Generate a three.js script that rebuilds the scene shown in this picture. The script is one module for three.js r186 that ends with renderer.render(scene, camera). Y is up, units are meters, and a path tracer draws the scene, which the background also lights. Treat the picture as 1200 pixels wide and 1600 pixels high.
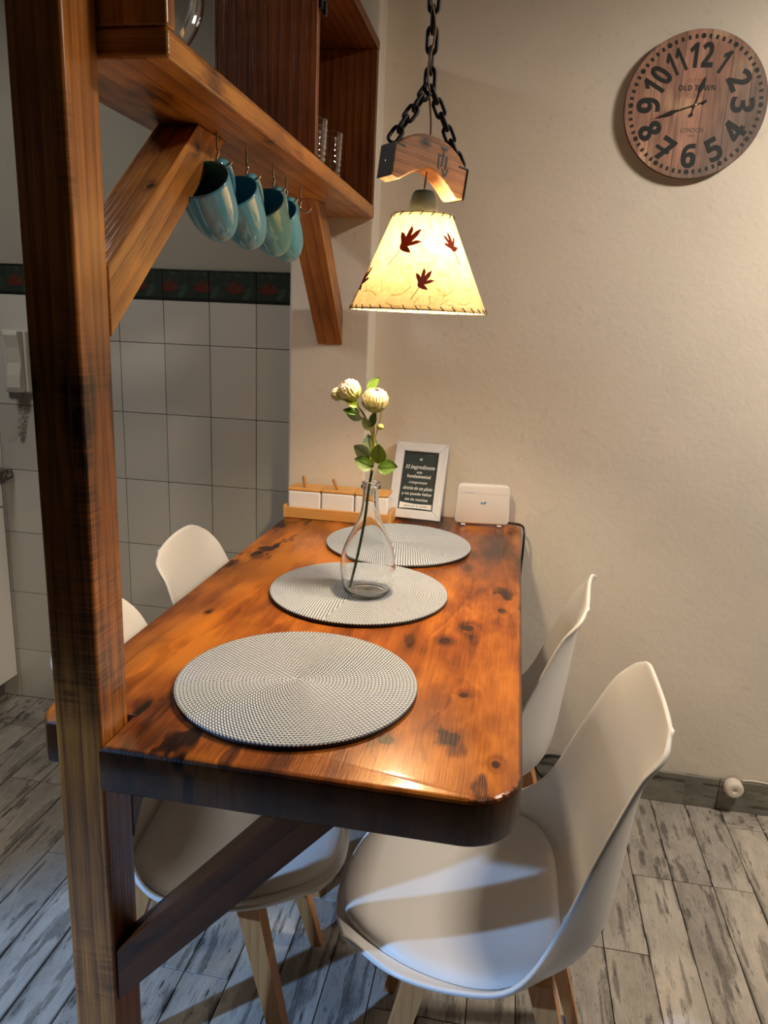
import * as THREE from 'three';
import { RoundedBoxGeometry } from 'three/addons/geometries/RoundedBoxGeometry.js';
import { RectAreaLightUniformsLib } from 'three/addons/lights/RectAreaLightUniformsLib.js';
import { mergeGeometries, mergeVertices, toCreasedNormals } from 'three/addons/utils/BufferGeometryUtils.js';

// ---------------------------------------------------------------- camera, light, exposure
const scene = new THREE.Scene();
scene.background = new THREE.Color(0x000000);
const camera = new THREE.PerspectiveCamera(69.52, 1200 / 1600, 0.05, 30);
camera.rotation.order = 'YXZ';
camera.position.set(0.2734, 1.4161, 2.1847);
camera.rotation.set(-0.24521, 0.16592, 0.04407);
scene.add(camera);

const renderer = new THREE.WebGLRenderer({ antialias: true });
renderer.toneMapping = THREE.LinearToneMapping;
renderer.toneMappingExposure = 1.0;
renderer.shadowMap.enabled = true;
renderer.shadowMap.type = THREE.PCFSoftShadowMap;

const ROOM_LAMP = { at: [1.5, 2.44, 0.85], size: 0.3, nits: 142, color: [1.0, 0.88, 0.745] };   // square ceiling panel of the dining side
const KITCHEN_SPOT = { at: [-2.0, 2.06, 2.9], towards: [-0.3, 0.0, 1.45], cd: 31, color: [0.3, 0.55, 1.0] }; // cool swivel spot on the kitchen wall
const KITCHEN_FILL = { at: [-1.3, 2.44, 0.9], size: 0.3, nits: 30, color: [1.0, 0.96, 0.9] };   // added dim fill panel that brightens the kitchen, no known lamp there
const PENDANT = { at: [0.1, 1.528, 0.8], cd: 1.3, color: [1.0, 0.8, 0.55] };

const V = (x, y, z) => new THREE.Vector3(x, y, z);
RectAreaLightUniformsLib.init();
const addLight = (l, at) => { l.position.set(...at); if (l.shadow) { l.castShadow = true; l.shadow.mapSize.set(1024, 1024); l.shadow.bias = -0.0005; } scene.add(l); return l; };
const lampLight = addLight(new THREE.RectAreaLight(new THREE.Color().setRGB(...ROOM_LAMP.color), ROOM_LAMP.nits, ROOM_LAMP.size, ROOM_LAMP.size), ROOM_LAMP.at); lampLight.rotation.x = -Math.PI / 2;
const kitchenFillLight = addLight(new THREE.RectAreaLight(new THREE.Color().setRGB(...KITCHEN_FILL.color), KITCHEN_FILL.nits, KITCHEN_FILL.size, KITCHEN_FILL.size), KITCHEN_FILL.at); kitchenFillLight.rotation.x = -Math.PI / 2;
const spotLight = addLight(new THREE.SpotLight(new THREE.Color().setRGB(...KITCHEN_SPOT.color), KITCHEN_SPOT.cd, 0, 0.325, 0.3), KITCHEN_SPOT.at); spotLight.shadow.radius = 1.6;
spotLight.target.position.set(...KITCHEN_SPOT.towards); scene.add(spotLight.target);
const pendantLight = addLight(new THREE.PointLight(new THREE.Color().setRGB(...PENDANT.color), PENDANT.cd), PENDANT.at); pendantLight.shadow.radius = 1.2;

// ---------------------------------------------------------------- helpers
let seed = 7;
const rnd = () => { seed = (seed * 1664525 + 1013904223) >>> 0; return seed / 4294967296; };
const rr = (a, b) => a + (b - a) * rnd();
const used = {};
function numbered(name) { const n = used[name] ?? 0; used[name] = n + 1; return n ? `${name}_${String(n).padStart(3, '0')}` : name; }
function shadows(o) { o.traverse((c) => { if (c.isMesh) { c.castShadow = true; c.receiveShadow = true; } }); return o; }
function mesh(name, geo, mat, parent) { const m = new THREE.Mesh(geo, mat); m.name = parent ? name : numbered(name); (parent ?? scene).add(m); m.castShadow = m.receiveShadow = true; return m; }
function part(name, geo, mat, parent, label) {      // a child with a running number among its namesakes
  const c = (parent.userData.count ??= {}), k = c[name] ?? 0; c[name] = k + 1;
  const m = new THREE.Mesh(geo, mat); m.name = k ? `${name}_${String(k).padStart(3, '0')}` : name; m.castShadow = m.receiveShadow = true;
  if (label) m.userData.label = label;
  parent.add(m); return m;
}
function tag(o, label, category, group) { o.userData.label = label; o.userData.category = category; if (group) o.userData.group = group; return o; }
function thing(name, label, category, at = [0, 0, 0], turn = 0, group) {
  const o = new THREE.Group(); o.name = numbered(name); o.position.set(...at); o.rotation.y = turn; scene.add(o); return tag(o, label, category, group);
}
function struct(name, geo, mat) { const m = mesh(name, geo, mat); m.userData.kind = 'structure'; return m; }
function dup(src, label, at, turn) {
  const c = src.clone(); c.name = numbered(src.name.replace(/_\d{3}$/, '')); c.userData = { ...src.userData, label }; scene.add(c);
  if (at) c.position.set(...at); if (turn !== undefined) c.rotation.y = turn; return c;
}
function box(x0, x1, y0, y1, z0, z1, r = 0.0015, seg = 2) {
  const g = new RoundedBoxGeometry(x1 - x0, y1 - y0, z1 - z0, seg, Math.min(r, (x1 - x0) / 2.01, (y1 - y0) / 2.01, (z1 - z0) / 2.01));
  return g.translate((x0 + x1) / 2, (y0 + y1) / 2, (z0 + z1) / 2);
}
// uv in metres: v runs along the grain, u across it
function grainUV(geo, grain = V(0, 1, 0), off = [0, 0], up = null) {
  const g = geo.index ? geo.toNonIndexed() : geo, p = g.attributes.position, n = g.attributes.normal, uv = new Float32Array(p.count * 2);
  const a = grain.clone().normalize();
  let b = up ? up.clone() : Math.abs(a.y) < 0.9 ? V(0, 1, 0) : V(1, 0, 0);
  b.addScaledVector(a, -b.dot(a)).normalize();
  const c = a.clone().cross(b), q = V(0, 0, 0), m = V(0, 0, 0), t = V(0, 0, 0);
  for (let i = 0; i < p.count; i += 3) {
    m.set(0, 0, 0); for (let k = 0; k < 3; k++) m.add(t.fromBufferAttribute(n, i + k));
    const na = Math.abs(m.dot(a)), nb = Math.abs(m.dot(b)), nc = Math.abs(m.dot(c));
    for (let k = 0; k < 3; k++) {
      q.fromBufferAttribute(p, i + k);
      let u, v;
      if (na > nb && na > nc) { u = q.dot(b); v = q.dot(c) * 0.5; } else if (nb > nc) { u = q.dot(c); v = q.dot(a); } else { u = q.dot(b) + 0.13; v = q.dot(a); }
      uv[2 * (i + k)] = u + off[0]; uv[2 * (i + k) + 1] = v + off[1];
    }
  }
  g.setAttribute('uv', new THREE.BufferAttribute(uv, 2)); return g;
}
function lathe(pts, seg = 48) { return new THREE.LatheGeometry(pts.map(([r, y]) => new THREE.Vector2(Math.max(r, 1e-5), y)), seg); }
function smooth(pts, n = 60) { const c = new THREE.CatmullRomCurve3(pts.map(([r, y]) => V(r, y, 0))); return c.getPoints(n).map((p) => [p.x, p.y]); }
function tube(pts, r, seg = 40, rad = 8, closed = false) { return new THREE.TubeGeometry(new THREE.CatmullRomCurve3(pts.map((p) => V(...p)), closed), seg, r, rad, closed); }
function plain(g) { const o = g.index ? g.toNonIndexed() : g.clone(); for (const k of Object.keys(o.attributes)) if (!['position', 'normal', 'uv'].includes(k)) o.deleteAttribute(k); return o; }
const merge = (list) => mergeGeometries(list.map(plain));
function extrude(pts, depth, bevel = 0.002, seg = 2) {
  const s = new THREE.Shape(pts.map(([x, y]) => new THREE.Vector2(x, y)));
  return new THREE.ExtrudeGeometry(s, { depth: depth - 2 * bevel, bevelEnabled: bevel > 0, bevelSize: bevel, bevelOffset: -bevel, bevelThickness: bevel, bevelSegments: seg, curveSegments: 12 }).translate(0, 0, bevel);
}

// noise
const hash = (x, y, s) => { let h = Math.imul(x | 0, 374761393) + Math.imul(y | 0, 668265263) + Math.imul(s | 0, 1442695041); h = Math.imul(h ^ (h >>> 13), 1274126177); return ((h ^ (h >>> 16)) >>> 0) / 4294967296; };
function noise(x, y, s = 0) {
  const xi = Math.floor(x), yi = Math.floor(y), fx = x - xi, fy = y - yi, u = fx * fx * (3 - 2 * fx), v = fy * fy * (3 - 2 * fy);
  const a = hash(xi, yi, s), b = hash(xi + 1, yi, s), c = hash(xi, yi + 1, s), d = hash(xi + 1, yi + 1, s);
  return a + (b - a) * u + (c - a) * v + (a - b - c + d) * u * v;
}
const fbm = (x, y, s, o = 4) => { let t = 0, a = 0.5, n = 0; for (let i = 0; i < o; i++) { t += a * noise(x, y, s + i * 17); n += a; a *= 0.5; x *= 2.03; y *= 2.03; } return t / n; };
const clamp = (x, a = 0, b = 1) => Math.min(b, Math.max(a, x)), lerp = (a, b, t) => a + (b - a) * t, sstep = (a, b, x) => { const t = clamp((x - a) / (b - a)); return t * t * (3 - 2 * t); };
function tex(w, h, f, { srgb = true, size = [1, 1], wrap = THREE.MirroredRepeatWrapping } = {}) {
  const d = new Uint8Array(w * h * 4), o = [0, 0, 0];
  for (let j = 0; j < h; j++) for (let i = 0; i < w; i++) { f((i + 0.5) / w, (j + 0.5) / h, o); const k = (j * w + i) * 4; d[k] = clamp(o[0], 0, 255); d[k + 1] = clamp(o[1], 0, 255); d[k + 2] = clamp(o[2], 0, 255); d[k + 3] = 255; }
  const t = new THREE.DataTexture(d, w, h, THREE.RGBAFormat); if (srgb) t.colorSpace = THREE.SRGBColorSpace;
  t.magFilter = THREE.LinearFilter; t.minFilter = THREE.LinearMipmapLinearFilter; t.generateMipmaps = true; t.wrapS = t.wrapT = wrap; t.repeat.set(1 / size[0], 1 / size[1]); t.needsUpdate = true; return t;
}
// wood: x metres across the grain, y along it; knots [x, y, r]
function woodTex({ w, h, size, light, mid, dark, seed: s = 0, rings = 26, ringAmt = 0.5, fibre = 0.25, blotch = 0.5, saw = 0, knots = [], cracks = 0, warpAmt = 1, marks = 0 }) {
  return tex(w, h, (U, Vv, o) => {
    const x = U * size[0], y = Vv * size[1];
    let warp = warpAmt * fbm(x * 5, y * 1.6, s, 3), knot = 0, ring = 0;
    for (const [kx, ky, kr] of knots) {
      const dx = x - kx, dy = (y - ky) * 0.62, d = Math.hypot(dx, dy) / kr;
      if (d < 7) { warp += 0.35 * Math.exp(-d * d * 0.3); const dd = Math.hypot(dx, dy * 1.3) / kr + 0.5 * (noise(x * 90, y * 90, s + 3) - 0.5); knot = Math.max(knot, 1 - sstep(0.55, 1.25, dd)); ring = Math.max(ring, 0.7 * (1 - sstep(0.9, 3, d + 1.4 * (noise(x * 45, y * 30, s + 9) - 0.5))) * (0.3 + 0.7 * noise(x * 70, y * 50, s + 10))); }
    }
    const g = x * rings + warp * 2.4, fr = g - Math.floor(g), r = Math.pow(fr, 2.2) * (1 - sstep(0.93, 1, fr));
    const f = noise(x * 900, y * 14, s + 5) * 0.6 + noise(x * 2200, y * 40, s + 6) * 0.4;
    const b = fbm(x * 9 + 4, y * 4.5, s + 11, 4), b2 = fbm(x * 22, y * 5, s + 13, 3);
    let t = 0.36 + ringAmt * (r - 0.33) + fibre * (f - 0.5) + blotch * 1.5 * (b - 0.5) + 0.55 * (b2 - 0.5) * blotch;
    if (saw) t += saw * sstep(0.5, 0.75, fbm(x * 14, y * 6, s + 21, 3)) * (noise(x * 30, y * 520, s + 22) * 0.9 + noise(x * 700, y * 12, s + 24) * 0.7 - 0.4);
    if (cracks) { const c = Math.abs(x - 0.33 * size[0] - 0.05 * (fbm(y * 5, 1, s + 30, 3) - 0.5) - y * 0.03); t += cracks * (1 - sstep(0.0005, 0.0016, c)) * sstep(0.45, 0.6, noise(y * 3, 2, s + 31)); }
    if (marks) { const q = fbm(x * 34, y * 11, s + 50, 3), z = fbm(x * 4, y * 3, s + 52, 2); t += marks * (sstep(0.6, 0.76, q) * sstep(0.45, 0.62, z) * (0.5 + noise(x * 160, y * 40, s + 53)) + 1.1 * (fbm(x * 11 + 3 * z, y * 5 + 3 * q, s + 55, 4) - 0.5)); }
    t += ring * 0.55 + knot * 0.65; t = clamp(t, 0, 1.35);
    for (let k = 0; k < 3; k++) o[k] = (t < 0.5 ? lerp(light[k], mid[k], t * 2) : lerp(mid[k], dark[k], Math.min(1, t * 2 - 1))) * (t > 1 ? 1 - (t - 1) * 1.2 : 1);
    if (knot > 0.6) { const q = fbm(x * 420, y * 160, s + 40, 3); for (let k = 0; k < 3; k++) o[k] = lerp(o[k], [70, 38, 20][k] * (0.55 + 0.7 * q), (knot - 0.6) * 2); }
  }, { size });
}
const fibreBump = tex(256, 512, (u, v, o) => { o[0] = o[1] = o[2] = 255 * (0.6 * noise(u * 128, v * 10, 91) + 0.4 * fbm(u * 30, v * 14, 92, 3)); }, { srgb: false, size: [0.12, 0.5] });
const std = (p) => new THREE.MeshStandardMaterial(p), phys = (p) => new THREE.MeshPhysicalMaterial(p);

// ---------------------------------------------------------------- materials
const M = {};
M.table = phys({ map: woodTex({ w: 1024, h: 2048, size: [0.72, 1.44], light: [192, 116, 38], mid: [128, 67, 18], dark: [46, 20, 7], seed: 3, rings: 11, ringAmt: 0.2, fibre: 0.26, blotch: 0.95, marks: 0.7, warpAmt: 0.9,
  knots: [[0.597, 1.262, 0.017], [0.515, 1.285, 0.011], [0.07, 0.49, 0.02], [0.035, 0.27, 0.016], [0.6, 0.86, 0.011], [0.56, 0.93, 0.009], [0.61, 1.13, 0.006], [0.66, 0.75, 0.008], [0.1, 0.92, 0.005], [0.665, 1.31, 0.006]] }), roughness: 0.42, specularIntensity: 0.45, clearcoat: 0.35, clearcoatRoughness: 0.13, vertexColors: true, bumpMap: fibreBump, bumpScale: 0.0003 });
M.post = std({ map: woodTex({ w: 384, h: 2048, size: [0.3, 2.5], light: [192, 122, 52], mid: [124, 72, 31], dark: [42, 26, 16], seed: 21, rings: 48, ringAmt: 0.3, fibre: 0.4, blotch: 0.5, saw: 0.5, cracks: 0.8, warpAmt: 0.25, knots: [[0.05, 1.29, 0.02], [0.235, 1.64, 0.007], [0.16, 1.94, 0.005], [0.1, 0.7, 0.005]] }), roughness: 0.3, bumpMap: fibreBump, bumpScale: 0.0003 });
M.shelf = std({ map: woodTex({ w: 512, h: 1536, size: [0.4, 1.2], light: [202, 136, 60], mid: [142, 87, 35], dark: [50, 27, 12], seed: 33, rings: 34, ringAmt: 0.34, fibre: 0.4, blotch: 0.55, marks: 0.4, warpAmt: 0.4, knots: [[0.12, 0.3, 0.008], [0.3, 0.95, 0.007], [0.06, 0.8, 0.005]] }), roughness: 0.3, bumpMap: fibreBump, bumpScale: 0.0006 });
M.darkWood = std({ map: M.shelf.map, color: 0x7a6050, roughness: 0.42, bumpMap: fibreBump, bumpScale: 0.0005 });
M.cabinet = std({ map: woodTex({ w: 512, h: 1024, size: [0.45, 0.9], light: [132, 76, 34], mid: [88, 45, 19], dark: [40, 20, 10], seed: 45, rings: 50, ringAmt: 0.4, fibre: 0.5, blotch: 0.4, warpAmt: 0.3, knots: [[0.3, 0.4, 0.006]] }), roughness: 0.42, bumpMap: fibreBump, bumpScale: 0.0006 });
M.beech = std({ map: woodTex({ w: 256, h: 512, size: [0.15, 0.5], light: [214, 160, 104], mid: [190, 132, 78], dark: [150, 96, 52], seed: 51, rings: 60, ringAmt: 0.3, fibre: 0.4, blotch: 0.2 }), roughness: 0.5 });
M.bamboo = std({ map: woodTex({ w: 256, h: 512, size: [0.12, 0.4], light: [222, 172, 104], mid: [204, 146, 78], dark: [168, 108, 52], seed: 57, rings: 120, ringAmt: 0.3, fibre: 0.3, blotch: 0.15 }), roughness: 0.5 });
M.yoke = std({ map: woodTex({ w: 256, h: 512, size: [0.12, 0.25], light: [186, 126, 70], mid: [146, 92, 48], dark: [74, 44, 24], seed: 63, rings: 60, ringAmt: 0.35, fibre: 0.3, blotch: 0.7, warpAmt: 0.6, knots: [[0.05, 0.1, 0.004]] }), roughness: 0.6, bumpMap: fibreBump, bumpScale: 0.0008 });
const plasterBump = tex(512, 512, (u, v, o) => { o[0] = o[1] = o[2] = 255 * (0.6 * fbm(u * 14, v * 14, 71, 4) + 0.4 * fbm(u * 70, v * 70, 72, 3)); }, { srgb: false, size: [0.8, 0.8] });
const plasterTone = tex(512, 512, (u, v, o) => { const t = fbm(u * 6, v * 6, 74, 4) - 0.5, d = fbm(u * 60, v * 60, 75, 2) > 0.82 ? -5 : 0; o[0] = 222 + 12 * t + d; o[1] = 212 + 12 * t + d; o[2] = 197 + 12 * t + d; }, { size: [1.3, 1.3] });
M.wall = std({ map: plasterTone, roughness: 0.85, bumpMap: plasterBump, bumpScale: 0.0012 });
M.ceiling = std({ color: 0x6a645a, roughness: 0.95 });
M.roomWall = std({ color: 0x2e2a26, roughness: 0.95 });
M.tile = [0xc9c4b8, 0xc4bfb4, 0xcdc8bd].map((c) => std({ color: c, roughness: 0.22 }));
M.grout = std({ color: 0x8d877c, roughness: 0.95 });
M.darkGrout = std({ color: 0x4b4540, roughness: 0.95 });
// weathered wood-look floor planks: one sheet with six strips, two plank lengths high
const PW = 0.1045, PL = 0.55;
const floorTex = tex(1536, 2048, (u, v, o) => {
  const X = u * 6, strip = Math.floor(X), fx = X - strip, Y = v * 2, row = Math.floor(Y), s = 200 + strip * 7 + row * 53, y = Y - row;
  const a = fbm(fx * 2.2 + strip * 5, y * 4, s, 4), st = fbm(fx * 6, y * 5, s + 3, 5), fine = noise(fx * 60, y * 24, s + 5) * 0.5 + noise(fx * 130, y * 110, s + 6) * 0.5;
  const worn = sstep(0.55, 0.72, st + 0.2 * (fine - 0.5)) * (0.5 + fine), scr = sstep(0.6, 0.74, fbm(fx * 12, y * 22, s + 9, 3)) * sstep(0.5, 0.75, fine);
  const edge = sstep(0.66, 0.78, noise(y * 7, 3 + strip, s + 12)) * (1 - sstep(0.01, 0.1, Math.min(fx, 1 - fx)));
  let t = 0.86 + 0.3 * (a - 0.5) + 0.16 * (fine - 0.5) + 0.14 * (st - 0.5) - 0.3 * worn - 0.26 * scr - 0.4 * edge + 0.08 * (hash(strip, row, 5) - 0.5);
  t = clamp(t, 0.16, 1.05);
  const warm = 0.5 + 0.5 * noise(fx * 2, y * 3, s + 15);
  o[0] = 186 * t + 6; o[1] = (181 - 4 * warm) * t + 6; o[2] = (172 - 8 * warm) * t + 6;
}, { wrap: THREE.RepeatWrapping, size: [6 * PW, 2 * PL] });
M.floor = std({ map: floorTex, roughness: 0.5, bumpMap: fibreBump, bumpScale: 0.0004 });
M.baseboard = std({ map: floorTex, color: 0xc4c8c4, roughness: 0.45 });
M.white = std({ color: 0xe6e2dc, roughness: 0.34 });
M.cushion = phys({ color: 0xe2ddd6, roughness: 0.5, sheen: 0.2, sheenColor: new THREE.Color(1, 1, 1), bumpMap: plasterBump, bumpScale: 0.0003 });
M.black = std({ color: 0x141414, roughness: 0.45 });
M.iron = std({ color: 0x17191a, roughness: 0.5, metalness: 0.5 });
M.steel = std({ color: 0xd0ccc4, roughness: 0.22, metalness: 1 });
M.glass = phys({ color: 0xffffff, roughness: 0.0, transmission: 1, thickness: 0.01, ior: 1.47, attenuationColor: new THREE.Color(0.75, 0.92, 0.85), attenuationDistance: 0.25 });
M.pane = phys({ color: 0xffffff, roughness: 0.03, transmission: 1, thickness: 0 });
M.mug = phys({ color: 0x4a93ab, roughness: 0.12, clearcoat: 0.6, clearcoatRoughness: 0.05 });
M.mugInside = phys({ color: 0x2c6671, roughness: 0.16 });
M.porcelain = std({ color: 0xece8e6, roughness: 0.25 });

// ---------------------------------------------------------------- room shell
const XL = -2.08, XR = 3.0, ZK = -0.1, ZF = 4.6, H = 2.5;
const floor = struct('floor', box(XL - 0.1, XR + 0.1, -0.12, -0.007, ZK - 0.1, ZF + 0.1, 0.001, 1), M.darkGrout);
{ // wood-look planks, laid in groups of three columns with shifted joints
  const variants = [];
  const bevelTop = (w, l, h, c) => { // a plank with a small chamfer round its upper edge
    const P = [], q = (a, b, cc, d) => P.push(...a, ...b, ...cc, ...a, ...cc, ...d);
    const o = (s, t, y, k) => [s * (w / 2 - k), y, t * (l / 2 - k)];
    const T = [o(-1, 1, 0, c), o(1, 1, 0, c), o(1, -1, 0, c), o(-1, -1, 0, c)], B = [o(-1, 1, -c, 0), o(1, 1, -c, 0), o(1, -1, -c, 0), o(-1, -1, -c, 0)], D = [o(-1, 1, -h, 0), o(1, 1, -h, 0), o(1, -1, -h, 0), o(-1, -1, -h, 0)];
    q(...T); for (let k = 0; k < 4; k++) { const m = (k + 1) % 4; q(B[k], B[m], T[m], T[k]); q(D[k], D[m], B[m], B[k]); }
    const g = new THREE.BufferGeometry(); g.setAttribute('position', new THREE.Float32BufferAttribute(P, 3)); g.computeVertexNormals(); return g;
  };
  for (let k = 0; k < 12; k++) {
    const g = bevelTop(PW - 0.0022, PL - 0.0022, 0.007, 0.0009), p = g.attributes.position, uv = new Float32Array(p.count * 2), flip = k % 2 ? -1 : 1;
    for (let i = 0; i < p.count; i++) { uv[2 * i] = (k % 6 + 0.5) * PW + p.getX(i) * 0.98; uv[2 * i + 1] = (Math.floor(k / 6) + 0.5) * PL + flip * p.getZ(i) * 0.98; }
    g.setAttribute('uv', new THREE.BufferAttribute(uv, 2)); variants.push(g);
  }
  const near = [], far = [];
  for (let j = -27; j < 23; j++) {
    const cx = 0.7 + (j + 0.5) * PW; if (cx < XL + 0.05 || cx > XR - 0.05) continue;
    const phase = ((j % 6) + 6) % 6 < 3 ? 0.37 : 0.645;
    for (let k = -2; k < 9; k++) {
      const z0 = Math.max(phase + k * PL, cx < -0.38 ? ZK : 0.001), z1 = Math.min(phase + (k + 1) * PL, ZF); if (z1 - z0 < 0.03) continue;
      const at = [cx, 0, (z0 + z1) / 2, (z1 - z0) / PL, Math.floor(hash(j, k, 3) * 12)];
      (z0 < 1.9 && cx < 1.6 ? near : far).push(at);
    }
  }
  for (const [x, y, z, s, v] of near) { const m = part('floor_plank', variants[v], M.floor, floor); m.position.set(x, y, z); m.scale.z = s; }
  const rest = part('floor_planks', merge(far.map(([x, y, z, s, v]) => variants[v].clone().scale(1, 1, s).translate(x, y, z))), M.floor, floor); rest.userData.kind = 'stuff';
}
// dining wall with its shallow pillar on the left
const wallBack = struct('wall_back', grainUV(merge([
  box(-0.16, XR + 0.1, 0, H, -0.2, 0, 0.001, 1), box(-0.379, -0.142, 0, H, -0.22, 0.08, 0.009, 4)])), M.wall);
// kitchen wall: painted above, tiled below with a patterned border
const wallKitchen = struct('wall_kitchen', grainUV(box(XL - 0.1, -0.37, 0, H, ZK - 0.12, ZK, 0.001, 1)), M.roomWall);
M.kitchenPaint = std({ map: plasterTone, color: 0xb9bab6, roughness: 0.8 }); wallKitchen.material = M.kitchenPaint;
{
  const bed = part('grout', box(XL, -0.38, 0.0, 1.568, ZK, ZK + 0.003, 0.0005, 1), M.grout, wallKitchen);
  const TW = 0.155, TH = 0.228, shape = new Map();
  for (let c = -8; c < 4; c++) {
    const x0 = Math.max(-0.849 + c * TW, XL) + 0.001, x1 = Math.min(-0.849 + (c + 1) * TW, -0.381) - 0.001; if (x1 - x0 < 0.01) continue;
    for (let r = -3; r < 4; r++) {
      const y0 = Math.max(0.65 + r * TH, 0.001) + 0.001, y1 = Math.min(0.65 + (r + 1) * TH, 1.47) - 0.001; if (y1 - y0 < 0.01) continue;
      const key = `${(x1 - x0).toFixed(4)} ${(y1 - y0).toFixed(4)}`;
      if (!shape.has(key)) shape.set(key, new RoundedBoxGeometry(x1 - x0, y1 - y0, 0.007, 1, 0.0014));
      part('wall_tile', shape.get(key), M.tile[Math.floor(hash(c, r, 8) * 3)], wallKitchen).position.set((x0 + x1) / 2, (y0 + y1) / 2, ZK + 0.0042);
    }
  }
  const motif = tex(256, 256, (u, v, o) => { // a terracotta palmette on dark green, painted on glazed border tiles
    const x = (u - 0.5) * 2, y = v * 2 - 1, n = fbm(u * 12, v * 12, 88, 3);
    let k = 0; for (const [a, l, w] of [[0, 0.72, 0.2], [0.55, 0.62, 0.17], [-0.55, 0.62, 0.17], [1.05, 0.58, 0.15], [-1.05, 0.58, 0.15]]) { const X = x * Math.cos(a) - (y + 0.45) * Math.sin(a), Y = x * Math.sin(a) + (y + 0.45) * Math.cos(a); const t = clamp(Y / l); if (Y > 0 && Y < l * 1.25) k = Math.max(k, 1 - sstep(0.5, 1, Math.abs(X) / (w * Math.sin(Math.PI * clamp(Y / (l * 1.25))) + 0.01))); }
    const edge = Math.abs(y) > 0.84 ? 0.6 : 1, leaf = sstep(0.62, 0.7, fbm(u * 7, v * 7, 96, 2)) * (1 - k);
    o[0] = (lerp(46, 92, k) + 14 * leaf + 18 * (n - 0.5)) * edge; o[1] = (lerp(54, 44, k) + 22 * leaf + 18 * (n - 0.5)) * edge; o[2] = (lerp(46, 34, k) + 14 * leaf + 14 * (n - 0.5)) * edge;
  }, { wrap: THREE.RepeatWrapping, size: [0.108, 0.094] });
  const mm = std({ map: motif, roughness: 0.3 });
  for (let c = -8; c < 4; c++) {
    const x0 = Math.max(-0.849 + c * TW, XL) + 0.0008, x1 = Math.min(-0.849 + (c + 1) * TW, -0.381) - 0.0008; if (x1 - x0 < 0.01) continue;
    const g = grainUV(box(x0, x1, 1.471, 1.565, ZK + 0.001, ZK + 0.011, 0.0016, 1), V(0, 1, 0), [0.77, -1.471]);
    const p = g.attributes.position, uv = g.attributes.uv; for (let i = 0; i < p.count; i++) { uv.setXY(i, p.getX(i) + 0.77, p.getY(i) - 1.471); }
    part('border_tile', g, mm, wallKitchen);
  }
}
struct('wall_left', box(XL - 0.1, XL, 0, H, ZK - 0.1, ZF, 0.001, 1), M.roomWall);
struct('wall_right', box(XR, XR + 0.1, 0, H, -0.1, ZF, 0.001, 1), M.roomWall);
struct('wall_front', box(XL - 0.1, XR + 0.1, 0, H, ZF, ZF + 0.1, 0.001, 1), M.roomWall);
struct('ceiling', box(XL - 0.1, XR + 0.1, H, H + 0.1, ZK - 0.2, ZF + 0.1, 0.001, 1), M.ceiling);
{
  const bb = new THREE.Group(); bb.name = 'baseboard_back'; bb.userData.kind = 'structure'; scene.add(bb);
  const cuts = [-0.14, 0.44, 1.0, 1.55, 2.1, 2.65, XR];
  for (let k = 0; k + 1 < cuts.length; k++) part('baseboard_tile', grainUV(box(cuts[k] + 0.0008, cuts[k + 1] - 0.0008, 0.0005, 0.104, 0.0002, 0.011, 0.0015, 1), V(1, 0, 0), [0.105 * (k + 1), 0.2 * k]), M.baseboard, bb);
}

// ---------------------------------------------------------------- lamps on the ceiling (outside the frame; the kitchen one is an added fill)
{
  const [lx, ly, lz] = ROOM_LAMP.at, h = ROOM_LAMP.size / 2;
  const t = thing('ceiling_lamp', 'square white ceiling lamp with a glowing warm panel over the dining side', 'lamp', [lx, 0, lz]);
  part('housing', box(-h - 0.015, h + 0.015, ly + 0.012, H - 0.001, -h - 0.015, h + 0.015, 0.004), M.ceiling, t);
  part('panel', box(-h, h, ly + 0.004, ly + 0.0118, -h, h, 0.002), std({ color: 0xfff2dc, emissive: new THREE.Color(1, 0.87, 0.72), emissiveIntensity: 3, roughness: 0.4 }), t);
  const kt = thing('ceiling_lamp', 'added square white fill lamp glowing dimly over the kitchen counter side', 'lamp', [KITCHEN_FILL.at[0], 0, KITCHEN_FILL.at[2]]), kh = KITCHEN_FILL.size / 2, ky = KITCHEN_FILL.at[1];  // fill panel put in to lift the dim kitchen wall
  part('housing', box(-kh - 0.015, kh + 0.015, ky + 0.012, H - 0.001, -kh - 0.015, kh + 0.015, 0.004), M.ceiling, kt);
  part('panel', box(-kh, kh, ky + 0.004, ky + 0.0118, -kh, kh, 0.002), std({ color: 0xf2f6ff, emissive: new THREE.Color(0.82, 0.92, 1), emissiveIntensity: 1.5, roughness: 0.4 }), kt);
  const at = V(...KITCHEN_SPOT.at), d = V(...KITCHEN_SPOT.towards).sub(at).normalize(), q = new THREE.Quaternion().setFromUnitVectors(V(0, 1, 0), d);
  const s = thing('wall_spotlight', 'small white swivel spotlight glowing cool on the kitchen side wall', 'lamp', [0, 0, 0]);
  const place = (m) => { m.position.copy(at).addScaledVector(d, -0.008); m.quaternion.copy(q); };
  place(part('shade', lathe([[0, -0.07], [0.022, -0.068], [0.03, -0.05], [0.034, 0], [0.032, 0], [0.028, -0.048], [0, -0.05]], 32), M.porcelain, s));
  place(part('lens', lathe([[0, -0.003], [0.031, -0.003], [0.031, 0], [0, 0]], 32), std({ color: 0xeef4ff, emissive: new THREE.Color(0.5, 0.72, 1), emissiveIntensity: 6 }), s));
  const back = at.clone().addScaledVector(d, -0.07);
  part('arm', tube([[-2.079, back.y, back.z], [-2.065, back.y, back.z], [back.x, back.y, back.z]], 0.006, 12, 8), M.steel, s);
}

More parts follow.
